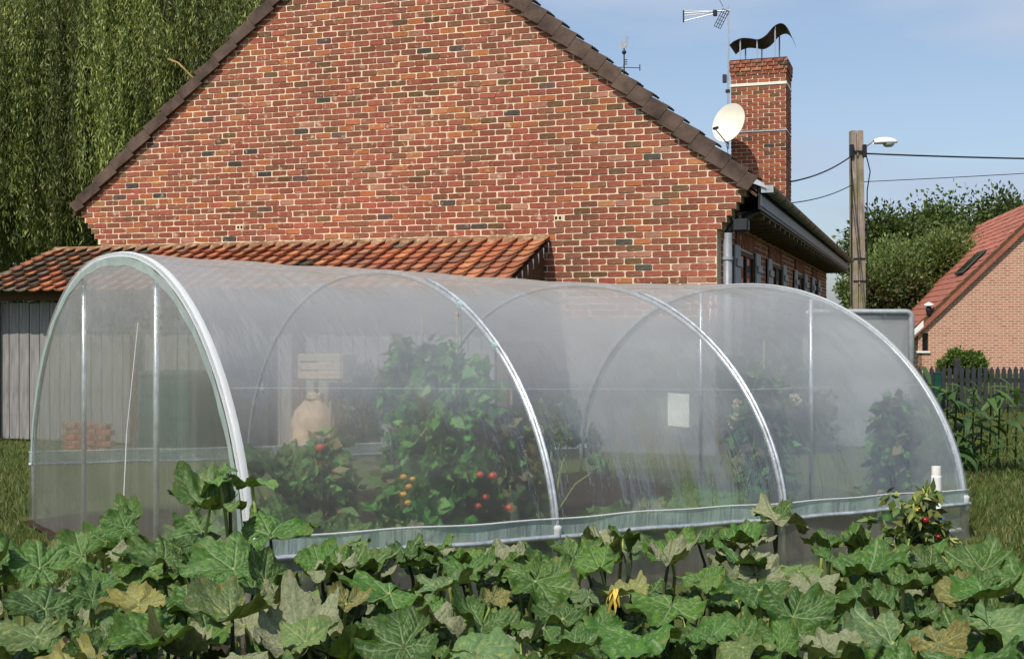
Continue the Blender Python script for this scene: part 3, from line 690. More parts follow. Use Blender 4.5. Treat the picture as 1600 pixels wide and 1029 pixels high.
for sx in (-1, 1):
    MB().box(sx * hw - .02, sx * hw + .02, -.178, .178, .92, 1.20).build('end_board', M['wood_pale'], cr_)
    for sy in (-.16, .16): MB().box(sx * (hw - .03) - .02, sx * (hw - .03) + .02, sy - .02, sy + .02, 0, .92).build('leg', M['wood_dark'], cr_)
MB().box(-hw + .021, hw - .021, -.178, .178, .90, .918).build('bottom_board', M['wood_pale'], cr_)
pot = thing('garden_sack', along(px_on(488, 2.25), -2.25), 'slumped cream coloured sack standing before the lean-to boards', 'sack', rz=-TH)
M['sack'] = simple('cream_woven_sack', (.36, .26, .18, 1), .9, var=.35, scale=6, bump=.5); b = MB(); P = []
for i, (rr, z) in enumerate([(.02, .0), (.22, .0), (.25, .12), (.25, .30), (.23, .48), (.19, .60), (.13, .68), (.09, .72), (.10, .76), (.08, .78), (.03, .74)]):
    P.append([Vector((rr * (1 + .16 * math.sin(3 * a + i * .7) + .09 * math.sin(7 * a - i)) * math.cos(a) + .05 * z, rr * .8 * (1 + .12 * math.sin(4 * a + i)) * math.sin(a), z + .015 * math.sin(5 * a + i))) for a in np.linspace(0, 2 * math.pi, 25)])
b.grid(P); b.build('sack_body', M['sack'], pot, smooth=True)
MB().lathe([(.095, -.012), (.105, 0), (.095, .012)], 14, (.035, 0, .71)).build('neck_tie', M['stalk_d'], pot)
bx_ = thing('brick_pile', along(px_on(158, 1.9), -2.1), 'low sunlit pile of pale orange bricks at the far left behind the tunnel', 'bricks', rz=-TH)
BV = [MB().bbox(-.105, .105, -.05, .05, -.033, .033, .005, col=brick_col(rb)).mesh('brick', M['brick']) for k in range(6)]
for i in range(5):
    for j in range(3): place('brick', rb.choice(BV), bx_, (-.28 + j * .22 + (.06 if i % 2 else 0), rb.uniform(-.01, .01), .04 + i * .068))

# ------------------------------------------------------------------ film tunnel
AL = .984; TW, THT, TA, TBx = 2.28, 1.52, .8994, 1.125
T0 = Vector((-1.2433, 5.683, 0)); HX = [0, 1.776, 3.561, 5.389]
tun = thing('film_tunnel', T0, 'long hooped garden tunnel covered with hazy clear film', 'greenhouse', rz=math.pi / 2 - AL)
TMx = Matrix.Translation(T0) @ Matrix.Rotation(math.pi / 2 - AL, 4, 'Z')
def ztube(x): return .4466 - .033 * x
def hsc(x): return 1 + .053 * max(0, min(1.1, (x - 3.561) / (5.389 - 3.561)))
def prof_t(x, t, off=0.0):               # point on the hoop section, off metres outside the hoop
    ct, st = math.cos(t), math.sin(t)
    u = TW * math.copysign(abs(ct) ** TA, ct); v = THT * hsc(x) * abs(st) ** TBx
    L = math.hypot(ct, st); return Vector((x, TW - u - off * ct, ztube(x) + v + off * st))
NT_ = 56; TS = [math.pi * k / NT_ for k in range(NT_ + 1)]
def sag(x):
    for a, b_ in zip(HX, HX[1:]):
        if a <= x <= b_: q_ = (x - a) / (b_ - a); return 4 * q_ * (1 - q_)
    return 0
xs = sorted(set([HX[0] - .03] + [HX[0] + (HX[-1] - HX[0]) * k / 160 for k in range(161)] + [HX[-1] + .03] + HX))
RT = .0175
b = MB(); b.grid([[prof_t(x, t_, RT + .006 - .010 * sag(x) * math.sin(t_) ** .5 + .006 * math.sin(9 * x + 5 * t_) * sag(x) + .0035 * math.sin(31 * x + 3 * math.sin(4 * t_)) * max(0, 1 - t_ / .7) * sag(x)) for t_ in TS] for x in xs])
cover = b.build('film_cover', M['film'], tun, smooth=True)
for i, x in enumerate(HX):
    pts_ = [Vector((x, 0, 0))] + [prof_t(x, t_) for t_ in TS] + [Vector((x, 2 * TW, 0))]
    hp = MB().tube(pts_, RT, 10).build('hoop', M['galv'], tun, smooth=True)
    if i in (1, 2):                      # clamp strip pressing the film on the hoop from outside
        b = MB(); b.tube([prof_t(x, t_, RT + .012) for t_ in TS[:NT_ // 2 - 5]], .011, 8); b.build('film_clip_strip', M['galv'], hp, smooth=True)
# sleeves and folded hems round the two end hoops
for x, s in ((HX[0], -1), (HX[-1], 1)):
    b = MB(); b.grid([[prof_t(x + dx, t_, o) for t_ in TS] for dx, o in ((.022 * -s, RT + .008), (.0, RT + .013), (.014 * s, RT + .006), (.022 * s, -.002))])
    b.build('hoop_sleeve', M['film_tape'], tun, smooth=True)
    b = MB(); b.grid([[prof_t(x + .0275 * s, t_, o + .006 * math.sin(31 * t_ + o * 90)) for t_ in TS] for o in (-.004, -.028, -.055)])
    b.build('folded_hem', M['film_hem'], tun, smooth=True)
    b = MB(); n = 24                     # end sheet
    P = [[(lambda p: Vector((x + .022 * s + .012 * math.sin(7 * p.y + 3 * p.z) * math.sin(math.pi * j / n), p.y, .0 + p.z * j / n)))(prof_t(x, t_, -.01)) for t_ in TS] for j in range(n + 1)]
    b.grid(P); b.build('end_sheet', M['film_end'], tun, smooth=True)
# hem along the two long sides, with its tube, and the skirt to the ground
for y, s in ((0, -1), (2 * TW, 1)):
    X = [HX[0] - .03 + (HX[-1] + .06 - HX[0]) * k / 60 for k in range(61)]
    wob = lambda x: .004 * math.sin(3.1 * x) + .003 * math.sin(8.3 * x + 1)
    b = MB(); b.grid([[Vector((x, y + s * (RT + .012 + wob(x)), ztube(x) + h)) for x in X] for h in (-.005, .03, .085)]); b.build('folded_hem', M['film_hem'], tun, smooth=True)
    MB().tube([Vector((x, y + s * (RT + .024), ztube(x) - .012 + wob(x))) for x in X], .0145, 10).build('hem_tube', M['galv'], tun, smooth=True)
    MB().tube([Vector((x, y + s * (RT + .014), ztube(x) + .088 + wob(x))) for x in X], .005, 6).build('hem_cord', M['film_tape'], tun, smooth=True)
    b = MB(); b.grid([[Vector((x, y + s * (RT + .006 + .025 * (1 - j / 6) + .010 * math.sin(11 * x + j)), (ztube(x) - .02) * j / 6)) for x in X] for j in range(7)]); b.build('skirt', M['film_skirt'], tun, smooth=True)
for x in HX:                             # film gathered and tied where the hoops meet the hem tube
    MB().lathe([(.012, -.05), (.020, -.035), (.024, -.01), (.021, .03), (.026, .05), (.012, .06)], 12, (x, -RT - .012, ztube(x) - .01)).build('film_tie', M['film_tape'], tun, smooth=True)
    MB().lathe([(.0245, -.006), (.027, 0), (.0245, .006)], 12, (x, -RT - .012, ztube(x) - .012)).build('hose_clip', M['dark_zinc'], tun)
# door posts in both end walls, ridge wire and inner wires
def yt_at(x, pxx):                       # width position of photo column pxx in the section at x
    best = min(np.linspace(0, 2 * TW, 400), key=lambda y: abs(800 + F * (TMx @ Vector((x, y, 1))).x / (TMx @ Vector((x, y, 1))).y - pxx)); return float(best)
def roof_at(x, y): return max((prof_t(x, t_) for t_ in TS), key=lambda p: -abs(p.y - y)).z
for x, cols in ((HX[0], (124, 236)), (HX[-1], (1099, 1272))):
    for pxx in cols:
        y = yt_at(x, pxx); MB().tube([(x + .03 * (1 if x < 1 else -1), y, 0), (x + .03 * (1 if x < 1 else -1), y, roof_at(x, y) - .02)], .017, 10).build('door_post', M['galv'], tun, smooth=True)
MB().tube([prof_t(x, math.pi / 2, -.02) for x in HX], .004, 6).build('ridge_wire', M['galv'], tun)
for t_ in (.60, 2.3):
    MB().tube([prof_t(x, t_, -.03) for x in HX], .0012, 5).build('inner_wire', M['string'], tun)
# mint twine knots on the second hoop with a hanging string
for t_ in (1.02, .78):
    p = prof_t(HX[1], t_, .004)
    kn = MB().lathe([(.001, -.03), (.026, -.02), (.030, 0), (.024, .02), (.001, .03)], 10, p).build('twine_knot', M['twine'], tun)
    MB().tube([p, p + Vector((.02, .02, -.35)), p + Vector((.03, .03, -.75))], .003, 5).build('hanging_string', M['stalk_d'], tun)
p0 = TMx.inverted() @ W(229, 470, 7.6); p1 = TMx.inverted() @ W(206, 838, 6.3)
MB().tube([(-.05, yt_at(0, 229), 1.55), (-.06, yt_at(0, 214), .9), (-.07, yt_at(0, 206), .05)], .0035, 6).build('guy_cord', M['string'], tun)
# soil under the tunnel
b = MB(); b.grid([[Vector((x, y, .016 + .01 * math.sin(5 * x + 7 * y))) for x in np.linspace(-.1, 5.5, 30)] for y in np.linspace(.06, 2 * TW - .06, 30)])
so = b.build('tunnel_soil', M['soil'], None, smooth=True); so.matrix_world = TMx; tag(so, kind='structure')
# sheet of paper
yq = yt_at(5.2, 1060); pp = TMx @ Vector((5.2, yq, 0)); hz = CAMH - (640 - HOR) / F * pp.y
pa = thing('paper_sheet', TMx @ Vector((5.2, yq, hz)), 'blank white paper sheet hung at the far end of the tunnel', 'paper', rz=math.pi / 2 - AL + math.pi * .5)
b = MB(); b.grid([[Vector((x, .01 * math.sin(x * 9), z)) for x in np.linspace(-.135, .135, 7)] for z in (-.15, 0, .15)]); b.build('sheet', M['paper'], pa)
MB().tube([(0, 0, .145), (0, 0, .9)], .002, 5).build('thread', M['string'], pa)

# ------------------------------------------------------------------ squash leaves
LOBES = [(90, 1.0), (40, .95), (140, .95), (-8, .86), (188, .86), (-52, .70), (232, .70)]
def squash_leaf(seed, deep=.35, NS=132, NR=17):
    r = np.random.default_rng(seed)
    ph = np.radians(np.linspace(-90 + 7, 270 - 7, NS))
    lob = [(math.radians(a + r.uniform(-5, 5)), l * r.uniform(.9, 1.08)) for a, l in LOBES]
    env = np.zeros(NS); wid = r.uniform(.40, .58)
    base = np.interp(np.degrees(ph), [-83, -60, 0, 90, 180, 240, 263], [.62, .74, .84, .88, .84, .74, .62])
    for a, l in lob: env = np.maximum(env, l * np.exp(-np.abs((ph - a) / wid) ** 2.6 * .9))
    rad = np.maximum(base * (1 - deep * .35), env * (.62 + .38) ) * (1 - deep) + np.maximum(base * .72, env) * deep
    ser = .024 * (np.abs(((ph * 11.5 + r.uniform(0, 6)) % 2) - 1) - .5) + .016 * np.sin(ph * 31 + r.uniform(0, 6)) + .02 * np.sin(ph * 5 + r.uniform(0, 6))
    rad = rad + ser
    rr = (np.arange(NR) + .35) / (NR - 1 + .35)
    RR = rr[:, None] * rad[None, :]; X = RR * np.cos(ph); Y = RR * np.sin(ph)
    vein = np.zeros_like(X); near = np.zeros_like(X); ridge = np.zeros_like(X)
    for a, l in lob:
        u = X * math.cos(a) + Y * math.sin(a); w = -X * math.sin(a) + Y * math.cos(a)
        on = (u > 0) & (u < l * .98)
        wd = .017 * (1.15 - .75 * np.clip(u / l, 0, 1))
        vein = np.maximum(vein, np.where(on, np.exp(-(w / wd) ** 2), 0)); near = np.maximum(near, np.where(on, np.exp(-(w / .09) ** 2), 0))
        ridge = np.maximum(ridge, np.where(on, np.exp(-(w / .05) ** 2), 0))
        for k, u0 in enumerate((.22, .40, .56, .72)):
            for s in (-1, 1):
                q = math.radians(46) * s; du = u - (u0 + .04 * (s > 0)) * l; uu = du * math.cos(q) + w * math.sin(q); ww = -du * math.sin(q) + w * math.cos(q)
                on2 = (uu > 0) & (uu < .36 * (1 - u0 * .5))
                vein = np.maximum(vein, np.where(on2, .75 * np.exp(-(ww / .010) ** 2), 0)); near = np.maximum(near, np.where(on2, np.exp(-((ww / .05) ** 2 + (uu / .16) ** 2)), 0))
                ridge = np.maximum(ridge, np.where(on2, .5 * np.exp(-(ww / .03) ** 2), 0))
    cup = r.uniform(-.12, .50); fold = r.uniform(.0, .42); ruf = r.uniform(.06, .13)
    Z = cup * RR ** 2 + fold * np.abs(X) * .8 - .055 * ridge
    Z += ruf * (rr[:, None] ** 2) * (np.sin(ph * r.integers(5, 8) + r.uniform(0, 6)) + .6 * np.sin(ph * r.integers(9, 14) + r.uniform(0, 6)))
    Z += .026 * np.sin(X * 9 + r.uniform(0, 6)) * np.sin(Y * 8 + r.uniform(0, 6)) + .014 * np.sin(X * 21 + r.uniform(0, 6)) * np.sin(Y * 19 + r.uniform(0, 6))
    Z -= r.uniform(.0, .30) * np.clip(Y - .35, 0, 1) ** 2 * 1.6          # the tip hangs
    for k in range(r.integers(2, 5)):                                    # halves and lobes that hang or curl
        a = r.uniform(0, 2 * math.pi); o_ = r.uniform(.10, .48); an_ = math.radians(r.uniform(20, 68)) * (1 if r.random() < .72 else -.7)
        sdist = X * math.cos(a) + Y * math.sin(a) - o_; sdist = np.where(sdist > 0, sdist ** 2 / (sdist + .20), 0)
        X = X - math.cos(a) * sdist * (1 - math.cos(an_)); Y = Y - math.sin(a) * sdist * (1 - math.cos(an_)); Z = Z - sdist * math.sin(an_)
    V = np.stack([X, Y, Z], -1).reshape(-1, 3); V = np.vstack([[[0, 0, 0]], V])
    idx = 1 + np.arange(NR * NS).reshape(NR, NS)
    Fq = np.stack([idx[:-1, :-1], idx[1:, :-1], idx[1:, 1:], idx[:-1, 1:]], -1).reshape(-1, 4)
    edge = np.clip((rr[:, None] - .78) / .22, 0, 1) * np.ones_like(X)
    cols = np.vstack([[[1, 1, 0]], np.stack([vein, near, edge], -1).reshape(-1, 3)])
    return V, Fq, cols
LEAF = {}
for kind in ('g', 'l', 'm', 's', 'y'):
    n = {'g': 26, 'l': 7, 'm': 9, 's': 10, 'y': 5}[kind]; LEAF[kind] = []
    for k in range(n):
        V, Fq, cols = squash_leaf(100 * ord(kind) + k, random.uniform(.0, .4)); LEAF[kind].append(np_mesh('leaf', V, Fq, M['leaf_' + kind], cols, True))
# leaves read off the photograph: column, row, width in pixels, kind, lean towards the viewer (deg), heading of the tip (deg, 0 = right, 90 = away), extra depth
SP = [(335, 752, 72, 'l', 25, 190, .1), (402, 756, 80, 'l', 15, -25, .1), (358, 732, 44, 'l', 30, 60, .1), (312, 790, 128, 'l', 22, 215, 0), (440, 828, 150, 'g', 42, 25, 0),
 (160, 866, 84, 'm', 50, 130, 0), (128, 900, 70, 'g', 30, 200, 0), (240, 872, 120, 'g', 34, 200, 0), (306, 846, 84, 'g', 45, 100, 0), (345, 888, 140, 'g', 32, 195, 0), (424, 900, 88, 'g', 62, 60, 0),
 (205, 945, 120, 'y', 28, 220, 0), (136, 940, 90, 'g', 50, 240, 0), (225, 1002, 150, 'g', 44, 215, 0), (352, 968, 160, 's', 45, 250, 0), (455, 940, 120, 'm', 18, 10, 0), (488, 992, 128, 's', 52, 45, 0), (130, 1024, 80, 'g', 40, 200, 0), (60, 940, 130, 'g', 35, 150, 0), (40, 1000, 140, 's', 40, 220, 0), (50, 880, 110, 'g', 35, 170, 0),
 (555, 888, 120, 'g', 34, 20, 0), (492, 882, 84, 'g', 36, 160, 0), (598, 930, 150, 'g', 38, 240, 0), (540, 945, 74, 'y', 70, 270, 0), (700, 915, 118, 's', 36, 30, 0), (690, 975, 120, 'm', 12, 330, .05), (752, 978, 150, 'g', 48, 265, 0), (775, 938, 62, 'y', 40, 300, 0), (728, 888, 110, 'g', 30, 100, 0), (612, 1012, 150, 'g', 40, 200, 0), (757, 1014, 150, 's', 40, 340, 0), (808, 893, 100, 'g', 40, 80, 0), (845, 912, 110, 'g', 44, 300, 0), (650, 880, 84, 'g', 22, 170, .1),
 (968, 858, 116, 'm', 34, 340, 0), (1052, 880, 92, 'm', 46, 300, 0), (926, 892, 96, 'g', 34, 200, 0), (918, 925, 62, 's', 68, 100, 0), (975, 925, 84, 'y', 32, 190, 0), (1045, 952, 140, 'g', 45, 250, 0), (868, 965, 116, 'g', 42, 200, 0), (990, 1002, 170, 'g', 44, 240, 0), (1100, 900, 80, 'g', 40, 60, 0), (1105, 918, 60, 'l', 40, 90, 0), (1176, 885, 96, 'm', 66, 95, 0), (1140, 882, 96, 'm', 46, 200, .1), (880, 1014, 130, 'g', 38, 180, 0),
 (1228, 812, 116, 'm', 14, 0, .15), (1205, 806, 66, 'g', 40, 120, .2), (1152, 842, 112, 'g', 34, 190, .05), (1303, 842, 66, 'g', 30, 40, .1), (1278, 852, 60, 'g', 42, 130, .1), (1305, 872, 84, 'g', 36, 20, 0), (1372, 886, 170, 'g', 26, 5, 0), (1272, 922, 84, 'm', 56, 270, 0), (1185, 925, 130, 'g', 46, 255, 0), (1246, 972, 120, 'g', 52, 280, 0), (1350, 946, 140, 'g', 34, 195, 0), (1424, 918, 110, 'g', 28, 340, 0), (1436, 966, 96, 'g', 50, 270, 0), (1388, 1004, 170, 's', 44, 230, 0), (1462, 884, 100, 'g', 32, 20, 0), (1475, 1008, 90, 'y', 46, 300, 0), (1150, 1010, 140, 's', 30, 210, 0), (1205, 1014, 96, 'g', 40, 160, 0), (1300, 1012, 120, 'm', 36, 350, 0), (1100, 990, 110, 'g', 40, 120, 0),
 (1530, 930, 130, 'g', 38, 200, 0), (1560, 985, 150, 's', 40, 300, 0), (1540, 880, 100, 'g', 36, 40, 0), (1590, 900, 120, 'g', 38, 100, 0), (20, 860, 110, 'g', 35, 60, .1), (660, 960, 90, 'g', 30, 150, .1), (820, 1000, 100, 'm', 30, 60, .1)]
PLANTS = [(60, 'dense squash plant at the far left corner of the patch'), (215, 'squash plant with a browned yellow leaf below the left tunnel door'), (345, 'squash plant climbing the corner of the tunnel with bright young leaves on top'), (455, 'squash plant with a pale mildewed leaf, right of the climbing one'),
 (590, 'squash plant with broad green leaves left of the second hoop foot'), (740, 'squash plant with speckled leaves just left of the second hoop foot'), (880, 'squash plant with one upright folded leaf just right of the second hoop foot'), (1000, 'squash plant with whitened leaves in the middle right of the patch'),
 (1130, 'squash plant with a pale upright leaf between the two raised ones'), (1232, 'squash plant holding one whitened cup shaped leaf high above the rest'), (1370, 'squash plant with a long flat dark leaf near the white pipe'), (1470, 'squash plant right of the white pipe at the patch edge'), (1570, 'squash plant at the far right corner of the patch')]
rl = random.Random(21); roots = []
for x, lab in PLANTS:
    p = W(x, 900, 3.7); roots.append((x, thing('squash_plant', (p.x, 3.75, .0), lab, 'squash plant', 'squash plants in the foreground patch')))
def put_leaf(px, py, wpx, kind, lean, head, extra, Zf=None, mesh=None):
    Z = Zf if Zf else max(2.85, min(4.75, .86 * F / (py - HOR))) + extra
    c = W(px, py, Z); root = min(roots, key=lambda q_: abs(q_[0] - px))[1]
    size = wpx / F * Z / 1.55 * .86 * rl.uniform(.84, 1.14)
    me = mesh or rl.choice(LEAF[kind])
    view = Vector((c.x, c.y, 0)).normalized()
    lean = lean * .42 + rl.uniform(-20, 12)
    n_ = (Vector((0, 0, 1)) * math.cos(R(lean)) - view * math.sin(R(lean)) + Vector((rl.uniform(-.38, .30), 0, 0))).normalized()
    tip = Vector((math.cos(R(head)), math.sin(R(head)), 0)); tip = (tip - n_ * tip.dot(n_)).normalized(); sd = tip.cross(n_).normalized()
    Mx = Matrix((sd, tip, n_)).transposed().to_4x4()
    o = place('leaf', me, root); loc = c - root.location - tip * size * .22
    o.matrix_local = Matrix.Translation(loc) @ Mx @ Matrix.Scale(size, 4)
    g = Vector((loc.x + rl.uniform(-.10, .10), loc.y + rl.uniform(-.02, .12), .02))
    hub = loc - n_ * .10 * min(1, loc.z / .3); mid = g.lerp(hub, .55) + Vector((rl.uniform(-.04, .04), rl.uniform(-.02, .04), 0))
    MB().tube([g, g.lerp(mid, .5), mid, hub, loc - n_ * .004], [.010, .009, .008, .007, .0055], 6).build('leaf_stalk', M['stalk'] if rl.random() < .6 else M['stalk_d'], root, smooth=True)
for s_ in SP: put_leaf(*s_)
# lower storey of leaves in the gaps, each on its own stalk
for k in range(110):
    px = rl.uniform(-40, 1640); Z = rl.uniform(2.5, 4.8); h = rl.uniform(.14, .46) - .02 * (Z > 4.2)
    py = HOR + (CAMH - h) * F / Z
    if py > 1120: continue
    put_leaf(px, py, rl.uniform(.20, .34) * F / Z, rl.choices('gsmyl', [60, 14, 10, 5, 4])[0], rl.uniform(5, 55), rl.uniform(0, 360), 0, Z)
for k in range(30):                      # leaves reaching up to the rail of the tunnel
    px = rl.uniform(480, 1380); put_leaf(px, rl.uniform(852, 892) - (14 if px > 880 else 0), rl.uniform(62, 100), rl.choices('gsm', [74, 14, 12])[0], rl.uniform(0, 45), rl.uniform(0, 360), rl.uniform(-.1, .15))
for k in range(400):                     # canopy fill; nearest leaves, out of view, are added to shade the gaps
    Z = rl.uniform(2.65, 3.6) if k < 165 else (rl.uniform(3.5, 4.7) if k < 310 else rl.uniform(1.5, 2.6)); px = rl.uniform(-120, 1760); h = rl.uniform(.48, .64) + .06 * ((px - 800) / 800) ** 2
    put_leaf(px, HOR + (CAMH - h) * F / Z, rl.uniform(.15, .30) * F / Z, rl.choices('gsmyl', [72, 12, 9, 2, 6])[0], rl.uniform(0, 45), rl.uniform(0, 360), 0, Z)
for x, root in roots:                    # trailing vines and a few curled tendrils
    for k in range(2):
        a = rl.uniform(-1, 1); pts_ = [Vector((a * .2 * i + .04 * math.sin(i * 2 + k), -.5 + .22 * i, .04 + .10 * abs(math.sin(i * 1.3 + k)))) for i in range(6)]
        MB().tube(pts_, .009, 6).build('vine', M['stalk_d'], root, smooth=True)
    c = Vector((rl.uniform(-.2, .2), rl.uniform(-.5, -.1), .40)); pts_ = [c + Vector((.010 * i + .016 * math.cos(i * 1.1), .016 * math.sin(i * 1.1), .012 * i)) for i in range(12)]
    MB().tube(pts_, .0022, 5).build('tendril', M['stalk'], root, smooth=True)
# one wilting yellow flower, its petals collapsed
root = min(roots, key=lambda q_: abs(q_[0] - 960))[1]; fp = W(962, 921, .84 * F / (921 - HOR) - .05) - root.location; b = MB(); rf2 = random.Random(3)
for k in range(9):
    a = k * .7; L_ = rf2.uniform(.026, .042); w_ = .008; d = Vector((math.cos(a) * .6 - .5, -.3, math.sin(a) * .35)).normalized(); sdv = d.cross(Vector((0, 1, .3))).normalized()
    P = [[d * L_ * u + sdv * w_ * math.sin(math.pi * (.15 + .8 * u)) * q_ + Vector((0, 0, -.05 * u * u + .004 * math.sin(7 * u + k))) for q_ in (-1, 0, 1)] for u in np.linspace(0, 1, 6)]
    b.grid(P)
b.build('flower', M['petal_y'], root, fp, smooth=True)

# ------------------------------------------------------------------ small-leaf foliage
def leaf_cloud(C, D, ln, wd, base, var=.35, seed=1, fold=.25):
    """one folded diamond leaf at each centre C, pointing along D"""
    r = np.random.default_rng(seed); n = len(C)
    D = D / (np.linalg.norm(D, axis=1, keepdims=True) + 1e-9)
    S = np.cross(D, r.normal(size=(n, 3))); S /= np.linalg.norm(S, axis=1, keepdims=True) + 1e-9
    N = np.cross(S, D); L = (ln * r.uniform(.7, 1.3, n))[:, None]; Wd = (wd * r.uniform(.7, 1.3, n))[:, None]
    V = np.stack([C, C + D * L * .45 + S * Wd - N * fold * Wd, C + D * L, C + D * L * .45 - S * Wd - N * fold * Wd], 1).reshape(-1, 3)
    Fq = np.arange(4 * n).reshape(n, 4)
    base = np.asarray(base, float); b_ = base[r.integers(0, len(base), n)] * r.uniform(1 - var, 1 + var, (n, 1))
    return V, Fq, np.repeat(b_, 4, 0)
def unit(r, n):
    d = r.normal(size=(n, 3)); return d / np.linalg.norm(d, axis=1, keepdims=True)
# ------------------------------------------------------------------ plants inside the tunnel
def tin(x, y, z=0): return TMx @ Vector((x, y, z))
def on_col(px, y):                       # tunnel length position for photo column px at width y
    return float(min(np.linspace(-.1, 5.4, 500), key=lambda x: abs(800 + F * tin(x, y).x / tin(x, y).y - px)))
def tomato_plant(px, y, h, w, n, label, fruits, cols, seed, cane=True):
    r = np.random.default_rng(seed); x = on_col(px, y); o = thing('tomato_plant', tin(x, y, .01), label, 'tomato plant', 'plants growing inside the tunnel', rz=math.pi / 2 - AL)
    nb = 46; C = []; D = []
    stem = [Vector((.05 * math.sin(k * 1.4 + seed), .05 * math.cos(k * 1.1), h * k / 8)) for k in range(9)]
    MB().tube(stem, [.016 - .0013 * k for k in range(9)], 6).build('stem', M['stalk_d'], o, smooth=True)
    tw = MB()
    for k in range(nb):
        z = h * (.12 + .86 * (k + r.uniform(0, 1)) / nb); a = r.uniform(0, 2 * math.pi); ln = w * r.uniform(.5, 1.0) * (1 - .35 * (z / h) ** 3)
        d = np.array([math.cos(a), math.sin(a), 0]); t_ = np.linspace(0, 1, n)
        sp = d * (ln * t_)[:, None] + np.array([0, 0, 1]) * (z + .10 * np.sin(t_ * 2.2) - .22 * t_ ** 2)[:, None]
        tw.tube([Vector(sp[0]), Vector(sp[n // 2]), Vector(sp[-1])], [.006, .005, .003], 4)
        C.append(sp + r.normal(size=(n, 3)) * .028); D.append(d * .5 + r.normal(size=(n, 3)) * .7 + np.array([0, 0, -.45]))
    tw.build('branches', M['stalk'], o)
    C = np.vstack(C); C[:, 1] = np.maximum(C[:, 1], .10 - y + np.maximum(0, C[:, 2] - .62) * .55)
    V, Fq, cc = leaf_cloud(C, np.vstack(D), .10, .032, cols, .4, seed)
    place('foliage', np_mesh('foliage', V, Fq, M['fol'], cc), o)
    if cane: MB().tube([(.05, .02, 0), (.06, .03, h + .25)], .008, 6).build('cane', M['wood_pale'], o)
    for (fx, fy, rr, m) in fruits:
        rr *= .84
        yy = max(.14, y - r.uniform(.04, .26)); c = tin(on_col(fx, yy), yy); c.z = CAMH - (fy - HOR) / F * c.y
        t_ = MB().lathe([(.001, -.9 * rr), (.6 * rr, -.72 * rr), (rr, -.1 * rr), (.92 * rr, .45 * rr), (.5 * rr, .78 * rr), (.08 * rr, .70 * rr)], 14).build('tomato', M[m], o, Matrix.Rotation(AL - math.pi / 2, 3, 'Z') @ (c - o.location), smooth=True)
        cal = MB()
        for q_ in range(5): a = q_ * 1.257; cal.add([(0, 0, .72 * rr), (.5 * rr * math.cos(a - .25), .5 * rr * math.sin(a - .25), .84 * rr), (.9 * rr * math.cos(a), .9 * rr * math.sin(a), .70 * rr), (.5 * rr * math.cos(a + .25), .5 * rr * math.sin(a + .25), .84 * rr)], [(0, 1, 2, 3)])
        cal.build('calyx', M['stalk'], t_)
GREEN = [(.07, .22, .04), (.10, .30, .06), (.045, .15, .04), (.16, .33, .08)]; OLIVE = [(.10, .12, .035), (.05, .08, .03), (.20, .17, .07), (.03, .05, .02)]
tomato_plant(705, .80, 1.36, .46, 44, 'tallest bushy green tomato plant in the middle of the tunnel', [(632, 745, .026, 'tomato_y'), (640, 760, .028, 'tomato_y'), (630, 772, .026, 'tomato_y'), (638, 785, .024, 'tomato_y'), (646, 748, .022, 'tomato_y')], GREEN, 3)
tomato_plant(650, 1.15, 1.42, .34, 30, 'thinner tomato plant with pale tips behind the tallest one', [], GREEN + OLIVE, 4)
tomato_plant(790, .62, 1.02, .30, 22, 'withering tomato plant with red fruit beside the second hoop', [(770, 743, .032, 'tomato'), (750, 741, .026, 'tomato'), (795, 770, .036, 'tomato'), (797, 793, .032, 'tomato'), (759, 776, .026, 'tomato'), (748, 790, .024, 'tomato')], OLIVE, 5)
tomato_plant(505, 1.2, .82, .24, 20, 'small tomato plant with two red fruits left of the tallest one', [(500, 699, .036, 'tomato'), (502, 722, .032, 'tomato')], OLIVE + GREEN, 6)
tomato_plant(1190, 1.6, 1.15, .30, 24, 'slim pepper plant near the right end of the tunnel', [], GREEN + OLIVE, 8)
tomato_plant(1440, .62, .95, .26, 22, 'leafy plant pressed against the film at the right end of the tunnel', [], GREEN + OLIVE, 9, False)
rl2 = random.Random(4)
def low_plant(px, y, n, spread, h, label, kinds, seed):
    r = random.Random(seed); x = on_col(px, y); o = thing('courgette_plant', tin(x, y, .01), label, 'courgette plant', 'plants growing inside the tunnel', rz=math.pi / 2 - AL)
    for k in range(n):
        a = r.uniform(0, 6.28); d = spread * math.sqrt(r.random()); z = h * r.uniform(.5, 1) * (1 - .35 * d / spread); loc = Vector((d * math.cos(a), max(d * math.sin(a), .20 - y), z))
        lf = place('leaf', r.choice(LEAF[r.choice(kinds)]), o); nn = (Vector((math.cos(a) * .3 - .1, math.sin(a) * .3 - .55, 1))).normalized(); tp = Vector((math.cos(a), math.sin(a), 0)); tp = (tp - nn * tp.dot(nn)).normalized()
        lf.matrix_local = Matrix.Translation(loc) @ Matrix((tp.cross(nn), tp, nn)).transposed().to_4x4() @ Matrix.Scale(r.uniform(.12, .19), 4)
        MB().tube([(0, 0, 0), loc * .5 + Vector((0, 0, .08)), loc], [.010, .008, .005], 5).build('leaf_stalk', M['stalk'], o)
low_plant(330, .72, 24, .55, .78, 'broad leaved courgette plant just behind the left corner hoop', 'gl', 1)
low_plant(270, 1.0, 18, .5, .55, 'low courgette plant by the left door posts', 'gl', 2)
low_plant(450, .62, 22, .5, .52, 'courgette plant between the first hoop and the tallest tomato', 'ggs', 3)
low_plant(440, 1.7, 16, .4, .95, 'rounded green plant at the back of the tunnel behind the first hoop', 'g', 12)
low_plant(570, .55, 18, .45, .42, 'low courgette plant in front of the small tomato plant', 'ggl', 4)
low_plant(690, .40, 12, .34, .40, 'courgette plant with a pale leaf against the film left of the second hoop', 'gms', 5)
low_plant(920, .62, 16, .45, .42, 'low courgette plant just right of the second hoop', 'ggs', 6)
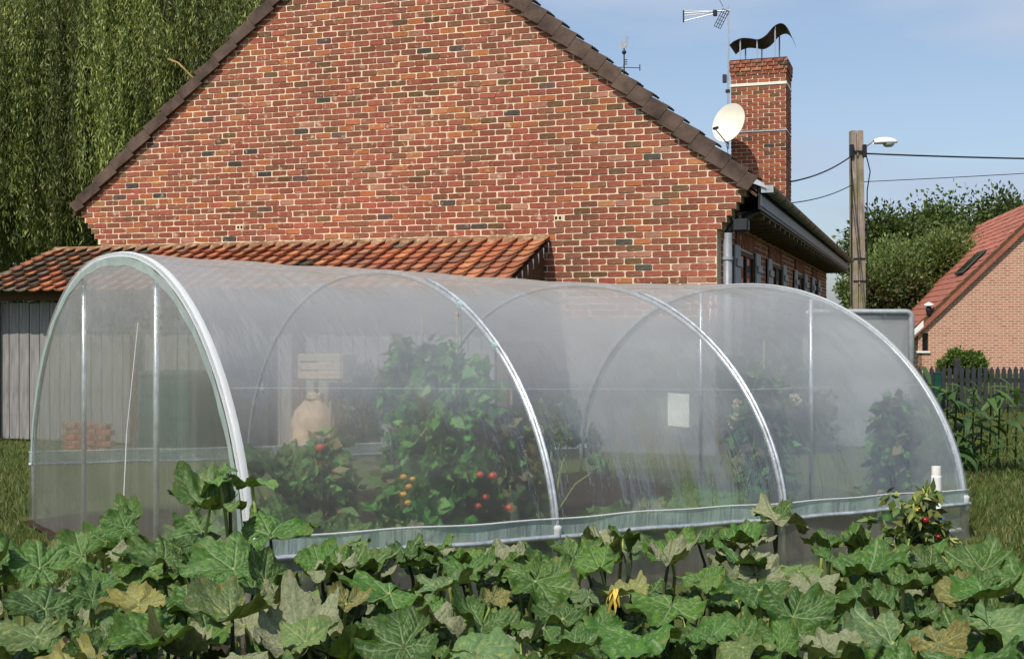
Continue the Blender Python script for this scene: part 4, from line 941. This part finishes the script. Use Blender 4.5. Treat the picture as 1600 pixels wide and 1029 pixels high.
low_plant(1010, .6, 16, .42, .42, 'low plant midway between the second and third hoops', 'gsm', 7)
low_plant(1110, .7, 16, .42, .45, 'low courgette plant left of the third hoop foot', 'ggl', 8)
low_plant(860, 2.2, 14, .45, .95, 'dark bushy plant at the back of the tunnel behind the second hoop', 'g', 13)

# ------------------------------------------------------------------ white pipe, pepper plant, pipe on the ground
pv = thing('white_pipe', W(1463, 905, 5.4) * 1, 'white plastic pipe standing upright by the tunnel at the right', 'pipe'); pv.location.z = 0
zt = CAMH - (728 - HOR) / F * 5.4
MB().tube([(.03, 0, 0), (0, 0, zt - .10)], .0172, 16).build('pipe_body', M['pvc'], pv, smooth=True)
MB().lathe([(.0205, -.012), (.023, -.01), (.023, .055), (.0205, .058)], 16, (0, 0, zt - .10)).build('coupler', M['pvc'], pv)
MB().lathe([(.0205, 0), (.0205, .10), (.018, .10), (.018, .0)], 16, (0, 0, zt - .10)).build('top_socket', M['pvc'], pv)
MB().lathe([(.0236, 0), (.0236, .004), (.0205, .0045)], 16, (0, 0, zt - .115)).build('black_ring', M['cable'], pv)
MB().lathe([(.024, 0), (.0255, .006), (.024, .012)], 16, (.012, 0, CAMH - (812 - HOR) / F * 5.4)).build('blue_tie', M['blue'], pv)
gp_ = thing('ground_pipe', W(1375, 860, 6.9), 'dusty pale pipe lying along the foot of the tunnel at the right', 'pipe')
a_, c_ = W(1328, 862, 6.75), W(1500, 828, 7.6)
MB().tube([a_ - gp_.location, c_ - gp_.location], .018, 12).build('pipe_body', M['pvc_old'], gp_, smooth=True)
MB().lathe([(.019, 0), (.0215, .0), (.0215, .03), (.019, .03)], 12, M=Matrix.Translation(a_ - gp_.location) @ (c_ - a_).to_track_quat('Z', 'Y').to_matrix().to_4x4()).build('end_collar', M['pvc_old'], gp_)
pe = thing('staked_tomato_plant', (W(1440, 880, 5.25).x, 5.25, 0), 'drooping tomato plant with a dark red fruit tied beside the white pipe', 'tomato plant')
r = np.random.default_rng(77); C = []; D = []; tw = MB(); zc = lambda py: CAMH - (py - HOR) / F * 5.25
for k in range(60):
    top = W(r.normal(1436, 24), r.uniform(765, 880), 5.25 + r.uniform(-.14, .14)); top = top - pe.location
    root_ = Vector((.02 * r.normal(), .02, max(.1, top.z - r.uniform(.05, .25)))); root_.x = top.x * .35
    mid = root_.lerp(top, .6) + Vector((0, 0, .07)); tw.tube([root_, mid, top], [.005, .004, .002], 4)
    t_ = np.linspace(.3, 1, 15)[:, None]; a0, a1, a2 = (np.array(v) for v in (root_, mid, top))
    sp = (1 - t_) ** 2 * a0 + 2 * t_ * (1 - t_) * a1 + t_ ** 2 * a2; C.append(sp + r.normal(size=sp.shape) * .009); D.append(np.array(top - root_) * .6 + r.normal(size=sp.shape) * .14 + np.array([0, 0, -.22]))
tw.tube([(0, 0, 0), (.02, 0, .4), (.04, .0, zc(770))], [.010, .008, .004], 6); tw.build('stems', M['stalk'], pe)
V, Fq, cc = leaf_cloud(np.vstack(C), np.vstack(D), .062, .015, [(.15, .20, .05), (.09, .14, .04), (.26, .27, .08), (.07, .10, .04)], .35, 78)
place('foliage', np_mesh('foliage', V, Fq, M['fol'], cc), pe)
for px, py, m, rr in ((1446, 812, 'tomato_d', .017), (1466, 838, 'tomato_d', .012)):
    MB().lathe([(.001, -rr), (.7 * rr, -.7 * rr), (rr, 0), (.8 * rr, .6 * rr), (.1 * rr, .8 * rr)], 14).build('tomato', M[m], pe, W(px, py, 5.15) - pe.location, smooth=True)
fb = MB()
for q_ in range(5): a = q_ * 1.257; fb.add([(0, 0, 0), (.010 * math.cos(a - .4), -.004, .010 * math.sin(a - .4)), (.015 * math.cos(a), -.006, .012 * math.sin(a)), (.010 * math.cos(a + .4), -.004, .010 * math.sin(a + .4))], [(0, 1, 2, 3)])
fb.build('yellow_flower', M['petal_y'], pe, W(1432, 793, 5.08) - pe.location)

# ------------------------------------------------------------------ utility pole with lamp, cables
PY = 32.0; pb = W(1342, 480, PY)
po = thing('utility_pole', (pb.x, PY, 0), 'tall grey utility pole with a grooved face and a street lamp', 'pole')
zt = W(0, 205, PY).z; lean_ = -.075
def pole_ring(z, k): return [(x + lean_ * z / zt, y, z) for x, y in [(-.165 * k, -.14 * k), (-.035 * k, -.14 * k), (-.03 * k, -.085 * k), (.03 * k, -.085 * k), (.035 * k, -.14 * k), (.165 * k, -.14 * k), (.165 * k, .14 * k), (-.165 * k, .14 * k)]]
b = MB(); vs = []; NZ = 14
for i in range(NZ + 1): vs += pole_ring(zt * i / NZ, 1.06 - .12 * i / NZ)
n = 8; b.add(vs, [(i * n + k, i * n + (k + 1) % n, (i + 1) * n + (k + 1) % n, (i + 1) * n + k) for i in range(NZ) for k in range(n)] + [tuple(range(NZ * n, NZ * n + n))]); b.build('shaft', M['pole'], po)
for yy in (405, 440): MB().box(-.19, .17, -.165, -.15, W(0, yy, PY).z, W(0, yy, PY).z + .03).build('step_band', M['black_metal'], po)
z_ = W(0, 240, PY).z
for s in (-1, 1): MB().bbox(-.06 + s * .17 - .06, -.06 + s * .17 + .05, -.2, -.1, z_ - .12, z_ + .22, .015).build('cable_bracket', M['black_metal'], po)
MB().box(-.22, .16, -.17, -.155, z_ + .0, z_ + .06).build('strap', M['black_metal'], po)
MB().tube([(.14, -.12, z_ + .02), (.24, -.2, z_ - .5), (.17, -.17, z_ - 1.0), (.17, -.17, 2.2)], .016, 6).build('riser_cable', M['cable'], po)
MB().tube([(-.24, -.12, z_ - .05), (-.235, -.16, z_ - .9), (-.25, -.16, 2.0)], .016, 6).build('riser_cable', M['cable'], po)
z2 = W(0, 226, PY).z; ar = MB().tube([(.1, -.1, z_ + .1), (.17, -.2, z2 - .05), (.30, -.3, z2 + .05), (.42, -.35, z2 + .06)], .022, 8).build('lamp_arm', M['zinc'], po, smooth=True)
lh = MB(); P = []
for i in range(11):
    u = i / 10; x = .28 + .62 * u; hh = .135 * math.sin(math.pi * (.12 + .83 * u)) ** .6; ww = .14 * math.sin(math.pi * (.15 + .8 * u)) ** .6
    P.append([Vector((x, -.35 + ww * math.cos(a), z2 + .0 + .02 * u + max(-.03, hh * math.sin(a)))) for a in np.linspace(0, 2 * math.pi, 17)])
lh.grid(P); lh.f.append(tuple(range(0, 17))); lh.f.append(tuple(range(160 + 10, 160 + 10 + 17))); hd = lh.build('lamp_head', M['lamp_white'], po, smooth=True)
MB().lathe([(.15, 0), (.14, -.05), (.09, -.09), (.001, -.10)], 16, (.68, -.35, z2 - .02)).build('lamp_bowl', M['lamp_glass'], hd, smooth=True)
def cable(p, q, drop, rad, label):
    o = thing('overhead_cable', p, label, 'cable', 'cables strung from the utility pole')
    MB().tube([p.lerp(q, k / 16) - Vector((0, 0, drop * 4 * k / 16 * (1 - k / 16))) - p for k in range(17)], rad, 6).build('wire', M['cable'], o, smooth=True)
cable(W(1330, 244, PY), HM @ Vector((2.27, 11.2, W(0, 285, 25).z)), .10, .018, 'upper cable running from the pole to the chimney side')
cable(W(1331, 289, PY), HM @ Vector((2.27, 11.2, W(0, 318, 25).z)), .08, .012, 'lower cable running from the pole to the chimney side')
cable(W(1352, 240, PY), W(2400, 232, 36), .25, .024, 'thick upper cable leaving the pole to the right')
cable(W(1350, 284, PY), W(2400, 205, 36), .15, .011, 'thin lower cable leaving the pole to the right')

# ------------------------------------------------------------------ framed film box behind the tunnel
fb_ = thing('framed_film_box', W(1350, 700, 15.0), 'tube framed film box with rounded corners behind the right end of the tunnel', 'cold frame'); fb_.location.z = 0
x0, x1 = W(1258, 0, 15).x - fb_.location.x, W(1424, 0, 15).x - fb_.location.x; zt = W(0, 487, 15).z; rc = .07
def rrect(y): return [(x0, y, .02), (x0, y, zt - rc)] + [(x0 + rc - rc * math.cos(a), y, zt - rc + rc * math.sin(a)) for a in np.linspace(.2, math.pi / 2, 5)] + [(x1 - rc + rc * math.sin(a), y, zt - rc + rc * math.cos(a)) for a in np.linspace(0, 1.4, 5)] + [(x1, y, zt - rc), (x1, y, .02)]
for y in (0, 1.1): MB().tube(rrect(y), .036, 10).build('end_frame', M['zinc'], fb_, smooth=True)
for x in (x0 + .05, x1 - .05): MB().tube([(x, .03, zt - .01), (x, 1.07, zt - .01)], .025, 8).build('rail', M['zinc'], fb_)
M['film_box'] = film('box_film', .55, white=(.55, .57, .58, 1), dust=.12)
b = MB(); b.grid([[(x, .02, z) for x in np.linspace(x0 + .03, x1 - .03, 6)] for z in (.02, zt - .04)]); b.build('front_film', M['film_box'], fb_)
b = MB(); b.grid([[(x, 1.08, z) for x in np.linspace(x0 + .03, x1 - .03, 6)] for z in (.02, zt - .04)]); b.build('back_film', M['film_box'], fb_)
b = MB(); b.grid([[(x1 - .02, y, z) for y in (.04, 1.06)] for z in (.02, zt - .05)]); b.build('side_film', M['film_box'], fb_)

# ------------------------------------------------------------------ neighbour's house
HA = math.atan2(.20, .98); nbp = W(1441, 505, 38.0)
nh = thing('neighbour_house', (nbp.x, 38, 0), 'pale brick house with a red tiled roof and skylight at the right edge', 'house', rz=-HA)
t = NT('distant_brickwork'); br = t.new('TexBrick'); tc_ = t.new('TexCoord'); mp_ = t.new('Mapping'); mp_.inputs['Rotation'].default_value = (R(90), 0, 0)
t.l.new(tc_.outputs['Object'], mp_.inputs[0]); t.l.new(mp_.outputs[0], br.inputs['Vector']); br.inputs['Scale'].default_value = 1.0; br.inputs['Brick Width'].default_value = .22; br.inputs['Row Height'].default_value = .075; br.inputs['Mortar Size'].default_value = .012
br.inputs['Color1'].default_value = (.42, .19, .12, 1); br.inputs['Color2'].default_value = (.30, .12, .08, 1); br.inputs['Mortar'].default_value = (.56, .44, .34, 1)
nn_ = t.noise(5, 5, .7); c = t.mix(t.ramp(nn_, [(.4, 0.0), (.65, .55)]), br.outputs['Color'], (.50, .30, .20, 1)); M['far_brick'] = t.done(t.pbr(c, .9, 0, .1))
M['red_tile'] = simple('red_roof_tile', (.30, .105, .068, 1), .8, var=.25, scale=5)
ez = CAMH + .0; NS_ = 1.0; wdt = 8.0; nl = 16.5
# gable with a window opening made of wall pieces
wx0, wx1, wz0, wz1 = .16, .55, -.30 + CAMH, .88 * .0 + CAMH - .30 + 1.0
wx0 = (W(1435, 0, 38).x - nbp.x); wx1 = W(1450, 0, 38).x - nbp.x; wz0 = W(0, 548, 38).z; wz1 = W(0, 520, 38).z
g = MB(); Y0, Y1 = 0, .3
g.box(.0, wx0, Y0, Y1, 0, ez); g.box(wx0, wx1, Y0, Y1, 0, wz0); g.box(wx0, wx1, Y0, Y1, wz1, ez); g.box(wx1, wdt, Y0, Y1, 0, ez); g.prism([(0, ez), (wdt, ez), (wdt / 2, ez + wdt / 2 * NS_)], Y0, Y1)
g.build('gable_wall', M['far_brick'], nh)
MB().box(.0, .3, .3, nl, 0, ez).build('side_wall', M['far_brick'], nh); MB().box(wdt - .3, wdt, .3, nl, 0, ez).build('side_wall', M['far_brick'], nh)
wn_ = MB().box(wx0, wx1, .12, .14, wz0, wz1).build('window', M['glass_dark'], nh); MB().box(wx0, wx0 + .05, .06, .118, wz0, wz1).build('window_frame', M['frame_w'], wn_); MB().box(wx0 - .05, wx1 + .05, -.06, .1, wz0 - .06, wz0 - .002).build('sill', M['frame_w'], wn_)
rf = MB().prism([(-.45, ez - .45 + .1), (wdt / 2, ez + wdt / 2 * NS_ + .1), (wdt / 2, ez + wdt / 2 * NS_ - .02), (-.45, ez - .57 + .1)], -.12, nl).build('roof', M['wood_dark'], nh)
ts = .30; rows_ = int(math.hypot(wdt / 2 + .45, wdt / 2 + .45) / ts)
tv = [MB().prism([(0, .035), (ts + .05, .055), (ts + .05, .02), (0, .0)], -.195, .195).mesh('roof_tile', simple('red_tile_%d' % k, (.27 + .05 * k, .095 + .016 * k, .062 + .01 * k, 1), .85, var=.35, scale=4)) for k in range(3)]
Mr = Matrix.Translation((wdt / 2, 0, ez + wdt / 2 * NS_ + .10)) @ Matrix.Scale(-1, 4, (1, 0, 0)) @ Matrix.Rotation(R(45), 4, 'Y')
cnt = 0; restt = MB()
for i in range(rows_):
    for j in range(int(nl / .4)):
        p = Mr @ Vector((i * ts, .08 + j * .4, 0)); wpt = nh.location + Matrix.Rotation(-HA, 3, 'Z') @ p; px = 800 + F * wpt.x / wpt.y
        mt = Mr @ Matrix.Translation((i * ts + rl.uniform(-.01, .01), .08 + j * .4, rl.uniform(-.004, .004)))
        if px < 1610 and cnt < 290: o = place('roof_tile', rl.choice(tv), rf); o.matrix_local = mt; cnt += 1
        else: restt.prism([(0, .035), (ts + .05, .055), (ts + .05, .02), (0, .0)], -.195, .195, M=mt)
tag(restt.build('roof_tiling', M['red_tile'], rf), kind='stuff')
MB().prism([(wdt + .45, ez - .45 + .1), (wdt / 2, ez + wdt / 2 * NS_ + .1), (wdt / 2, ez + wdt / 2 * NS_ - .02), (wdt + .45, ez - .57 + .1)], -.12, nl).build('roof', M['red_tile'], nh)
MB().prism([(-.47, ez - .40), (.02, ez + .1), (.02, ez - .12), (-.30, ez - .42)], -.14, -.122).build('eave_end', M['frame_w'], nh)
MB().prism([(-.45, ez - .47), (wdt / 2, ez + wdt / 2 - .02), (wdt / 2, ez + wdt / 2 - .20), (-.30, ez - .50)], -.128, -.121).build('bargeboard', M['red_tile'], nh)
sk = MB(); Ms = Mr @ Matrix.Translation((0, 1.1, .075)); s0 = (wdt / 2 - 1.55) * 1.414 - .9
sk.bbox(s0, s0 + 1.05, 0, 1.5, 0, .07, .02, M=Ms); sko = sk.build('skylight', M['grey_panel'], nh); MB().box(s0 + .08, s0 + .97, .08, 1.42, .071, .078, M=Ms).build('pane', M['glass_dark'], sko)
lampz = W(0, 478, 38).z; lx = W(1450, 0, 38).x - nbp.x
wl_ = thing('wall_lamp', (0, 0, 0), 'small white wall lamp under the verge of the far brick house', 'lamp'); wl_.matrix_world = Matrix.Translation((nbp.x, 38, 0)) @ Matrix.Rotation(-HA, 4, 'Z') @ Matrix.Translation((lx, -.12, lampz))
MB().lathe([(.02, .12), (.14, .06), (.16, 0), (.02, -.01)], 14).build('shade', M['frame_w'], wl_, smooth=True); MB().lathe([(.07, -.012), (.10, -.12), (.06, -.28), (.001, -.3)], 12).build('lantern', M['black_metal'], wl_)

# ------------------------------------------------------------------ picket fence and shrubs at the right
FY = 21.0; fx0 = W(1418, 0, FY).x
fe = thing('picket_fence', (fx0, FY, 0), 'dark grey picket fence behind the right end of the tunnel', 'fence')
zf = W(0, 572, FY).z
pk = MB().prism([(-.035, .04), (.035, .04), (.035, zf - .06), (0, zf), (-.035, zf - .06)], -.012, .012).mesh('picket', M['grey_panel'])
for k in range(64): o = place('picket', pk, fe, (k * .105, 0, rl.uniform(-.012, .012))); 
for z in (.25, zf - .28): MB().box(-.05, 6.7, .0125, .05, z, z + .07).build('rail', M['grey_panel'], fe)
for k in (0, 1, 2, 3): MB().bbox(.9 + k * 1.9 - .05, .9 + k * 1.9 + .05, .055, .15, 0, zf + .12, .01).build('post', M['grey_panel'], fe)
gs = thing('green_stake', W(1465, 600, FY - .25), 'green painted stake standing before the picket fence', 'stake'); gs.location.z = 0
MB().bbox(-.06, .06, -.03, .03, 0, W(0, 583, FY).z, .008).build('post', M['green_paint'], gs)
MB().box(-.065, .065, -.035, .035, W(0, 583, FY).z, W(0, 583, FY).z + .03).build('cap', M['green_paint'], gs)
def blob_shrub(name, label, cat, centre, rx, ry, rz_, n, ln, wd, cols, seed, lumps=14, trunk=True, up=.0, group=None, shell=.55):
    """crown: leaves spread through uneven lumps, over real branches"""
    r = np.random.default_rng(seed); c = Vector(centre); o = thing(name, (c.x, c.y, 0), label, cat, group)
    L = unit(r, lumps) * (r.uniform(.35, .85, (lumps, 1))) * np.array([rx, ry, rz_]); rad = r.uniform(.26, .5, lumps) * min(rx, rz_)
    k = r.integers(0, lumps, n); q = unit(r, n); rr = r.uniform(shell, 1.0, (n, 1)) ** .7
    P = L[k] + q * rr * rad[k][:, None] * r.uniform(.7, 1.25, (n, 1)); P += r.normal(size=P.shape) * .05 * min(rx, rz_)
    D = q + r.normal(size=P.shape) * .6 + np.array([0, 0, up])
    V, Fq, cc = leaf_cloud(P, D, ln, wd, cols, .4, seed); tint = np.repeat((.75 + .5 * r.random(lumps))[k], 4)[:, None]; V[:, 2] += c.z
    V[:, 2] = np.maximum(V[:, 2], .02)
    place('crown', np_mesh('crown', V, Fq, M['fol'], cc * tint), o)
    if trunk:
        base = Vector((0, 0, 0)); tp = Vector((0, 0, max(.3, c.z - rz_ * .2)))
        MB().tube([base, base.lerp(tp, .5) + Vector((.04 * rx, 0, 0)), tp, Vector((0, 0, c.z + rz_ * .4))], [.07 * rx, .055 * rx, .04 * rx, .015 * rx], 8).build('trunk', M['bark'], o, smooth=True)
        for i in range(min(lumps, 10)): MB().tube([tp * .85, tp.lerp(Vector(L[i]) + Vector((0, 0, c.z)), .55) + Vector((0, 0, .05 * rz_)), Vector(L[i]) + Vector((0, 0, c.z))], [.03 * rx, .02 * rx, .006 * rx], 5).build('limb', M['bark'], o, smooth=True)
    return o
DG = [(.065, .10, .026), (.09, .13, .034), (.045, .075, .020), (.115, .15, .04)]; LG = [(.18, .23, .07), (.13, .19, .055), (.23, .27, .095), (.10, .15, .042)]
blob_shrub('far_tree', 'dark ragged tree rising highest behind the pole at the right', 'tree', W(1525, 412, 52), 4.2, 3, 3.6, 46000, .20, .065, DG, 31, 26, group='trees behind the utility pole', shell=.2)
blob_shrub('far_tree', 'dark tree with pointed sprigs just right of the utility pole', 'tree', W(1418, 425, 50), 2.9, 2.2, 2.7, 40000, .19, .055, DG, 32, 16, group='trees behind the utility pole', shell=.2)
blob_shrub('far_tree', 'small pale green tree just left of the foot of the utility pole', 'tree', W(1322, 478, 48), .9, .9, 1.6, 5000, .15, .045, LG + DG, 33, 8, group='trees behind the utility pole', shell=.2)
blob_shrub('far_tree', 'feathery pale green tree above the red roof', 'tree', W(1470, 445, 45), 2.7, 2, 2.4, 42000, .15, .032, LG, 34, 18, up=.7, group='trees behind the utility pole', shell=.1)
blob_shrub('far_tree', 'low brownish green tree behind the framed film box', 'tree', W(1385, 480, 44), 1.6, 1.3, 1.5, 12000, .14, .045, DG + [(.10, .045, .03)], 35, 12, group='trees behind the utility pole', shell=.2)
# sprigs that break the outline of the dark trees
blob_shrub('garden_shrub', 'rounded light green bush before the far brick house at the right edge', 'shrub', W(1510, 575, 24), .50, .5, .45, 6000, .07, .022, [(.10, .17, .03), (.14, .20, .04), (.06, .11, .02)], 41, 9)
blob_shrub('flowering_shrub', 'dark shrub with pale flower heads beyond the right end of the tunnel', 'shrub', W(1185, 640, 14.6), .85, .6, .75, 9000, .09, .03, DG + [(.04, .09, .04)], 42, 12)
hy = [o for o in scene.objects if o.name.startswith('flowering_shrub')][0]
for k, (px, py) in enumerate(((1158, 632), (1166, 640), (1150, 655), (1152, 662), (1168, 665), (1172, 685), (1160, 700), (1180, 616), (1196, 622), (1240, 625), (1155, 690), (1430, 660), (1436, 668))):
    if px > 1400: continue
    r = np.random.default_rng(500 + k); q = unit(r, 120); P = q * .075 * np.array([1, 1, .7]); V, Fq, cc = leaf_cloud(P, q + r.normal(size=q.shape) * .7, .035, .016, [(.62, .58, .40), (.66, .50, .42)] if py < 680 else [(.55, .28, .22)], .15, 600 + k)
    place('flower_head', np_mesh('flower_head', V, Fq, M['fol'], cc), hy, W(px, py, 13.9 + .1 * (k % 3)) - hy.location)
# long leaved plant by the fence
lv = thing('strap_leaved_plant', (W(1475, 0, 12.5).x, 12.5, 0), 'green plant with long arching leaves beside the right end of the tunnel', 'plant')
rp = random.Random(9)
lmesh = []
for k in range(5):
    b = MB(); P = []
    for i in range(8):
        u = i / 7; wv_ = .035 * math.sin(math.pi * (.08 + .9 * u)) ** .8; ben = .22 * u * u * (1 + k * .25)
        P.append([Vector((-wv_, u * .42 * math.cos(ben * 2), -ben * .6)), Vector((0, u * .42 * math.cos(ben * 2), -ben * .6 - .010)), Vector((wv_, u * .42 * math.cos(ben * 2), -ben * .6))])
    lmesh.append(b.grid(P, (.075, .14, .035, 1) if k % 2 else (.05, .10, .03, 1)).mesh('leaf', M['fol'], True))
for k in range(110):
    z = rp.uniform(.12, .98); a = rp.uniform(0, 6.28); x = rp.uniform(-.25, .75)
    place('leaf', rp.choice(lmesh), lv, (x, rp.uniform(-.25, .25), z * .95), (rp.uniform(-.2, .9), rp.uniform(-.4, .4), a), rp.uniform(.7, 1.15))
for k in range(12): x = -.25 + k * .09; MB().tube([(x, 0, 0), (x + .03, .02, .9)], .010, 5).build('stem', M['stalk_d'], lv)
# dark shrubs behind the tunnel seen through the film
blob_shrub('garden_shrub', 'dark bush behind the tunnel between its second and third hoops', 'shrub', W(880, 690, 14.0), .55, .4, .6, 5000, .08, .025, DG, 43, 9)
blob_shrub('garden_shrub', 'dark bush behind the right door of the tunnel', 'shrub', W(1215, 600, 17), 1.1, .6, 1.0, 7000, .09, .03, DG, 44, 10)
blob_shrub('garden_shrub', 'olive bush at the gable foot behind the tall tomato plant', 'shrub', W(590, 610, 13.2), .40, .3, .60, 4500, .07, .022, OLIVE, 45, 8)

# ------------------------------------------------------------------ weeping willow behind the house
wi = thing('weeping_willow', (-10.2, 34.0, 0), 'big weeping willow with hanging strands behind the left roof edge', 'tree')
r = np.random.default_rng(90); C = []; D = []; K = []
tr = MB().tube([(0, 0, 0), (.1, 0, 3), (-.1, .1, 6.5), (.2, 0, 9.5)], [.5, .42, .34, .16], 12).build('trunk', M['bark'], wi, smooth=True)
nclump = 165
for c in range(nclump):
    a = r.uniform(0, 2 * math.pi); rad = math.sqrt(r.uniform(.02, 1)); x, y = 6.4 * rad * math.cos(a), 3.6 * rad * math.sin(a)
    top = 12.5 - 2.6 * rad ** 2 + r.uniform(-1.2, .8); bot = r.uniform(2.2, 5.6) if rad > .4 else r.uniform(4, 7)
    if c < 30: MB().tube([(0, 0, 6.5), (x * .5, y * .5, top * .75 + 1.6), (x, y, top)], [.09, .06, .015], 6).build('limb', M['bark'], wi, smooth=True)
    shade = r.uniform(.5, 1.65)
    for s in range(r.integers(18, 30)):
        sx, sy = x + r.normal() * .22, y + r.normal() * .22; tt = top - abs(r.normal()) * .7; bb = bot + abs(r.normal()) * 1.0
        if tt - bb < 1: continue
        m = int((tt - bb) * 21); t_ = np.sort(r.uniform(0, 1, m))
        sw = r.normal(size=2) * .16
        P = np.stack([sx + sw[0] * np.sin(t_ * 3) + .05 * r.normal(size=m), sy + sw[1] * np.sin(t_ * 3) + .05 * r.normal(size=m), tt - (tt - bb) * t_], 1)
        C.append(P); d = r.normal(size=(m, 3)) * .30; d[:, 2] -= .8; D.append(d); K.append(np.full(m, shade * r.uniform(.8, 1.2)))
C = np.vstack(C); D = np.vstack(D); K = np.concatenate(K)
V, Fq, cc = leaf_cloud(C, D, .17, .016, [(.18, .21, .058), (.125, .16, .045), (.26, .27, .085), (.085, .11, .032)], .3, 91)
place('crown', np_mesh('crown', V, Fq, M['fol'], cc * np.repeat(K, 4)[:, None]), wi)
for x, y, z, dx, dz in ((1.4, -3.6, 8.3, .9, -.7), (-4.2, -3.6, 5.9, -.5, -1.2)):
    MB().tube([(x, y + .4, z), (x + dx * .4, y, z + dz * .25), (x + dx, y - .1, z + dz), (x + dx * 1.2, y - .1, z + dz * 2.2)], [.035, .028, .018, .006], 6).build('limb', M['twig'], wi, smooth=True)
blob_shrub('hedge', 'dark hedge at the far left corner of the brick house', 'hedge', (-8.9, 24, 1.4), 2.2, .9, 1.5, 14000, .14, .05, [(.02, .035, .012), (.03, .05, .015)], 46, 14)
blob_shrub('dark_backdrop', 'dark leaf mass added behind the willow to stand for shade in its gaps', 'tree', (-12, 42, 6), 9, 2.5, 8, 60000, .24, .075, [(.018, .032, .010), (.028, .046, .014)], 47, 40, shell=.0)  # dark leaves added for the shaded gaps between the willow strands
# ------------------------------------------------------------------ grass standing round the tunnel
r = np.random.default_rng(123); n = 130000
Z = 6.5 + 18 * r.random(n) ** 1.3; px = np.where(r.random(n) < .7, r.uniform(1380, 2200, n), r.uniform(-420, 130, n)); X = (px - 800) / F * Z
lx = (X - T0.x) * math.sin(AL) + (Z - T0.y) * math.cos(AL); ly = -(X - T0.x) * math.cos(AL) + (Z - T0.y) * math.sin(AL)
ok_ = ~((lx > -.12) & (lx < 5.5) & (ly > -.15) & (ly < 4.7)); X, Z = X[ok_], Z[ok_]; n = len(X)
P = np.stack([X, Z, np.zeros(n)], 1); D = r.normal(size=(n, 3)) * .45; D[:, 2] = 1
V, Fq, cc = leaf_cloud(P, D, .075, .005, [(.09, .13, .03), (.12, .15, .04), (.06, .10, .025), (.17, .16, .06)], .3, 124)
tag(place('grass', np_mesh('grass', V, Fq, M['fol'], cc), None), 'short lawn grass at both ends of the tunnel', 'grass', kind='stuff')
print('objects', len(scene.objects))
